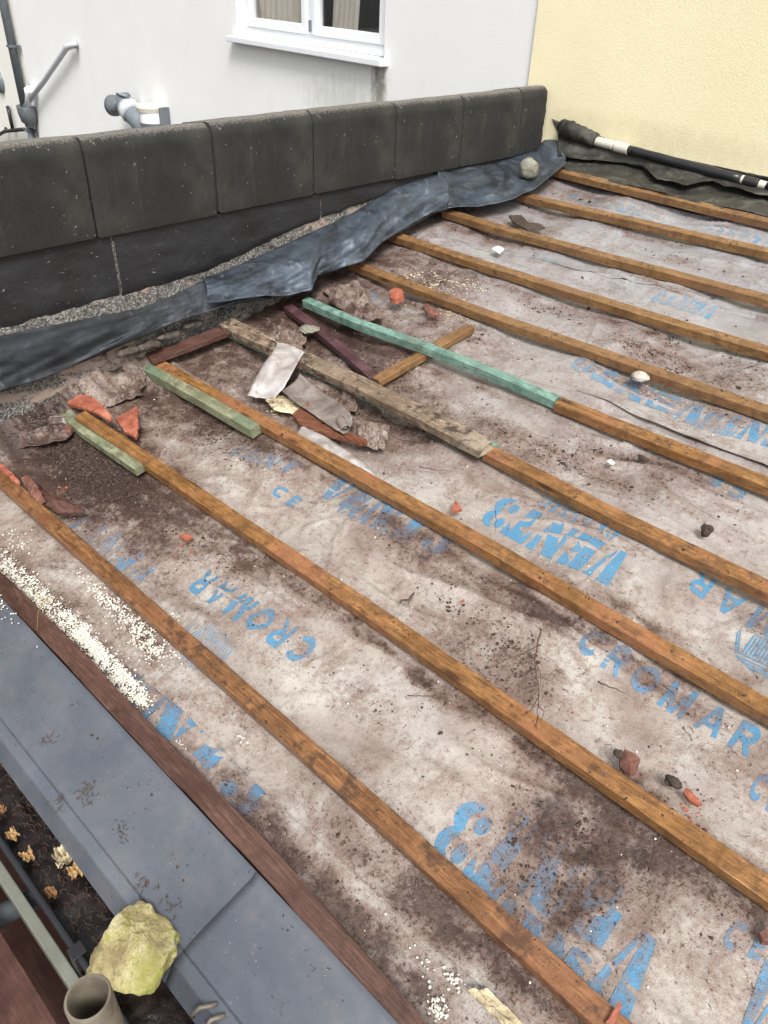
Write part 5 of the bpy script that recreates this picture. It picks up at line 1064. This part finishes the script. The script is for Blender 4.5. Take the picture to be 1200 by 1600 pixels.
# crumbs on battens, mouldy timber and flashing
xs_, vs_ = [], []
for i, (l, m, lab, _) in enumerate(bats):
    L = np.array(far(l)); n = 260; x = rng.uniform(L[0, 0], L[-1, 0], n); vv = np.interp(x, L[:, 0], L[:, 1])-rng.uniform(.004, .044, n); kk = perlin(x*6, vv*6+i) > -.05; xs_.append(x[kk]); vs_.append(vv[kk])
x = np.concatenate(xs_); v = np.concatenate(vs_); s_ = np.clip(rng.lognormal(math.log(.0012), .5, len(x)), .0006, .005)
scatter('wood_grit', Wd(x, v, .0018+0*x), s_, M_CRUMB, 'dark grit lying on the tops of the battens', 'grit', jag=.4, seed=7)
A_, B_ = P(365, 507, .03), P(768, 690, .02); n = 1500; t_ = rng.uniform(0, 1, n)**.9; x = A_[0]+(B_[0]-A_[0])*t_; v = A_[1]+(B_[1]-A_[1])*t_-rng.uniform(.004, .068, n); kk = perlin(x*12, v*18) > -.1; x, v, t_ = x[kk], v[kk], t_[kk]
s_ = np.clip(rng.lognormal(math.log(.0018), .5, len(x)), .0008, .005); scatter('timber_grit', Wd(x, v, .0215-.011*t_), s_, M_CRUMB, 'dark crumbs on the mouldy old timber', 'grit', jag=.4, seed=9)
x = rng.uniform(-2.3, 0, 900); v = rng.uniform(-.14, .03, 900); kk = perlin(x*9, v*12) > .1; x, v = x[kk], v[kk]; s_ = np.clip(rng.lognormal(math.log(.0011), .5, len(x)), .0006, .004)
scatter('flashing_grit', Wd(x, v, -.005+(-.06)*(.036-v)*.8+.002), s_, M_CRUMB, 'specks of dirt on the grey metal flashing', 'grit', jag=.4, seed=11)
# needle litter
def needles(name, n, xf, hf, m, label, Lr=(.006, .02), seed=0, rad=.0006):
    r = np.random.default_rng(seed); V = []; F = []
    for i in range(n):
        x, v = xf(r); a_ = r.uniform(0, 6.28); L = r.uniform(*Lr); h = hf(x, v)
        dx, dv = math.cos(a_)*L/2, math.sin(a_)*L/2; b_ = r.uniform(-.2, .2)*L
        p = [Wd(x-dx, v-dv, h+.001), Wd(x+b_*math.sin(a_), v-b_*math.cos(a_), h+.002), Wd(x+dx, v+dv, h+.001)]
        tv, tf = tube(p, [rad, rad*1.3, rad*.5], 4); k = len(V); V += [tuple(q_) for q_ in tv]; F += [tuple(int(j)+k for j in f) for f in tf]
    return tag(mesh(name, V, F, m), label, 'litter', None, 'stuff')
def nf(r):
    while True:
        x = r.uniform(-2.5, .2); v = r.uniform(.08, 2.6)
        if r.uniform() < .12+.6*max(0, float(Dm(np.array([x]), np.array([v]))[0])): return x, v
needles('needle_litter', 900, nf, lambda x, v: float(Hm(np.array([x]), np.array([v]))[0])+.0015, M_TWIG, 'thin needles and stalks of plant litter on the membrane', seed=3)
ct = [P(72, 1152, 0), P(138, 1228, 0), P(130, 1240, 0), P(222, 1380, 0), P(190, 1300, 0), P(265, 1410, 0), P(88, 1250, 0)]
def nf2(r):
    c = ct[r.integers(len(ct))]; return c[0]+r.normal(0, .014), c[1]+r.normal(0, .009)
needles('conifer_litter', 120, nf2, lambda x, v: -.008, M_TWIG, 'rusty sprigs of conifer litter on the metal flashing', (.004, .016), seed=8, rad=.0007)
def nf3(r): return r.uniform(-1.7, -.85), 0
r = np.random.default_rng(31); V = []; F = []
for i in range(420):
    x = r.uniform(-1.75, -.80); y = r.uniform(-.275, -.175); a_ = r.uniform(0, 6.28); L = r.uniform(.008, .03); z = -.140+r.uniform(0, .006)
    p = [(x, y, z), (x+math.cos(a_)*L*.5, y+math.sin(a_)*L*.5*.6, z+.003), (x+math.cos(a_+.5)*L, y+math.sin(a_+.5)*L*.6, z)]
    tv, tf = tube(p, [.0006, .0008, .0003], 4); k = len(V); V += [tuple(q_) for q_ in tv]; F += [tuple(int(j)+k for j in f) for f in tf]
tag(mesh('gutter_litter', V, F, M_TWIG), 'brown plant litter lying in the wet gutter', 'litter', None, 'stuff')
# ------------------------------------------------------------------ ground
V, F = boxm((-60, -60, -2.7), (60, 60, -2.6)); tag(mesh('ground', V, F, M_GROUND), 'dark ground far below the roof', None, None, 'structure')
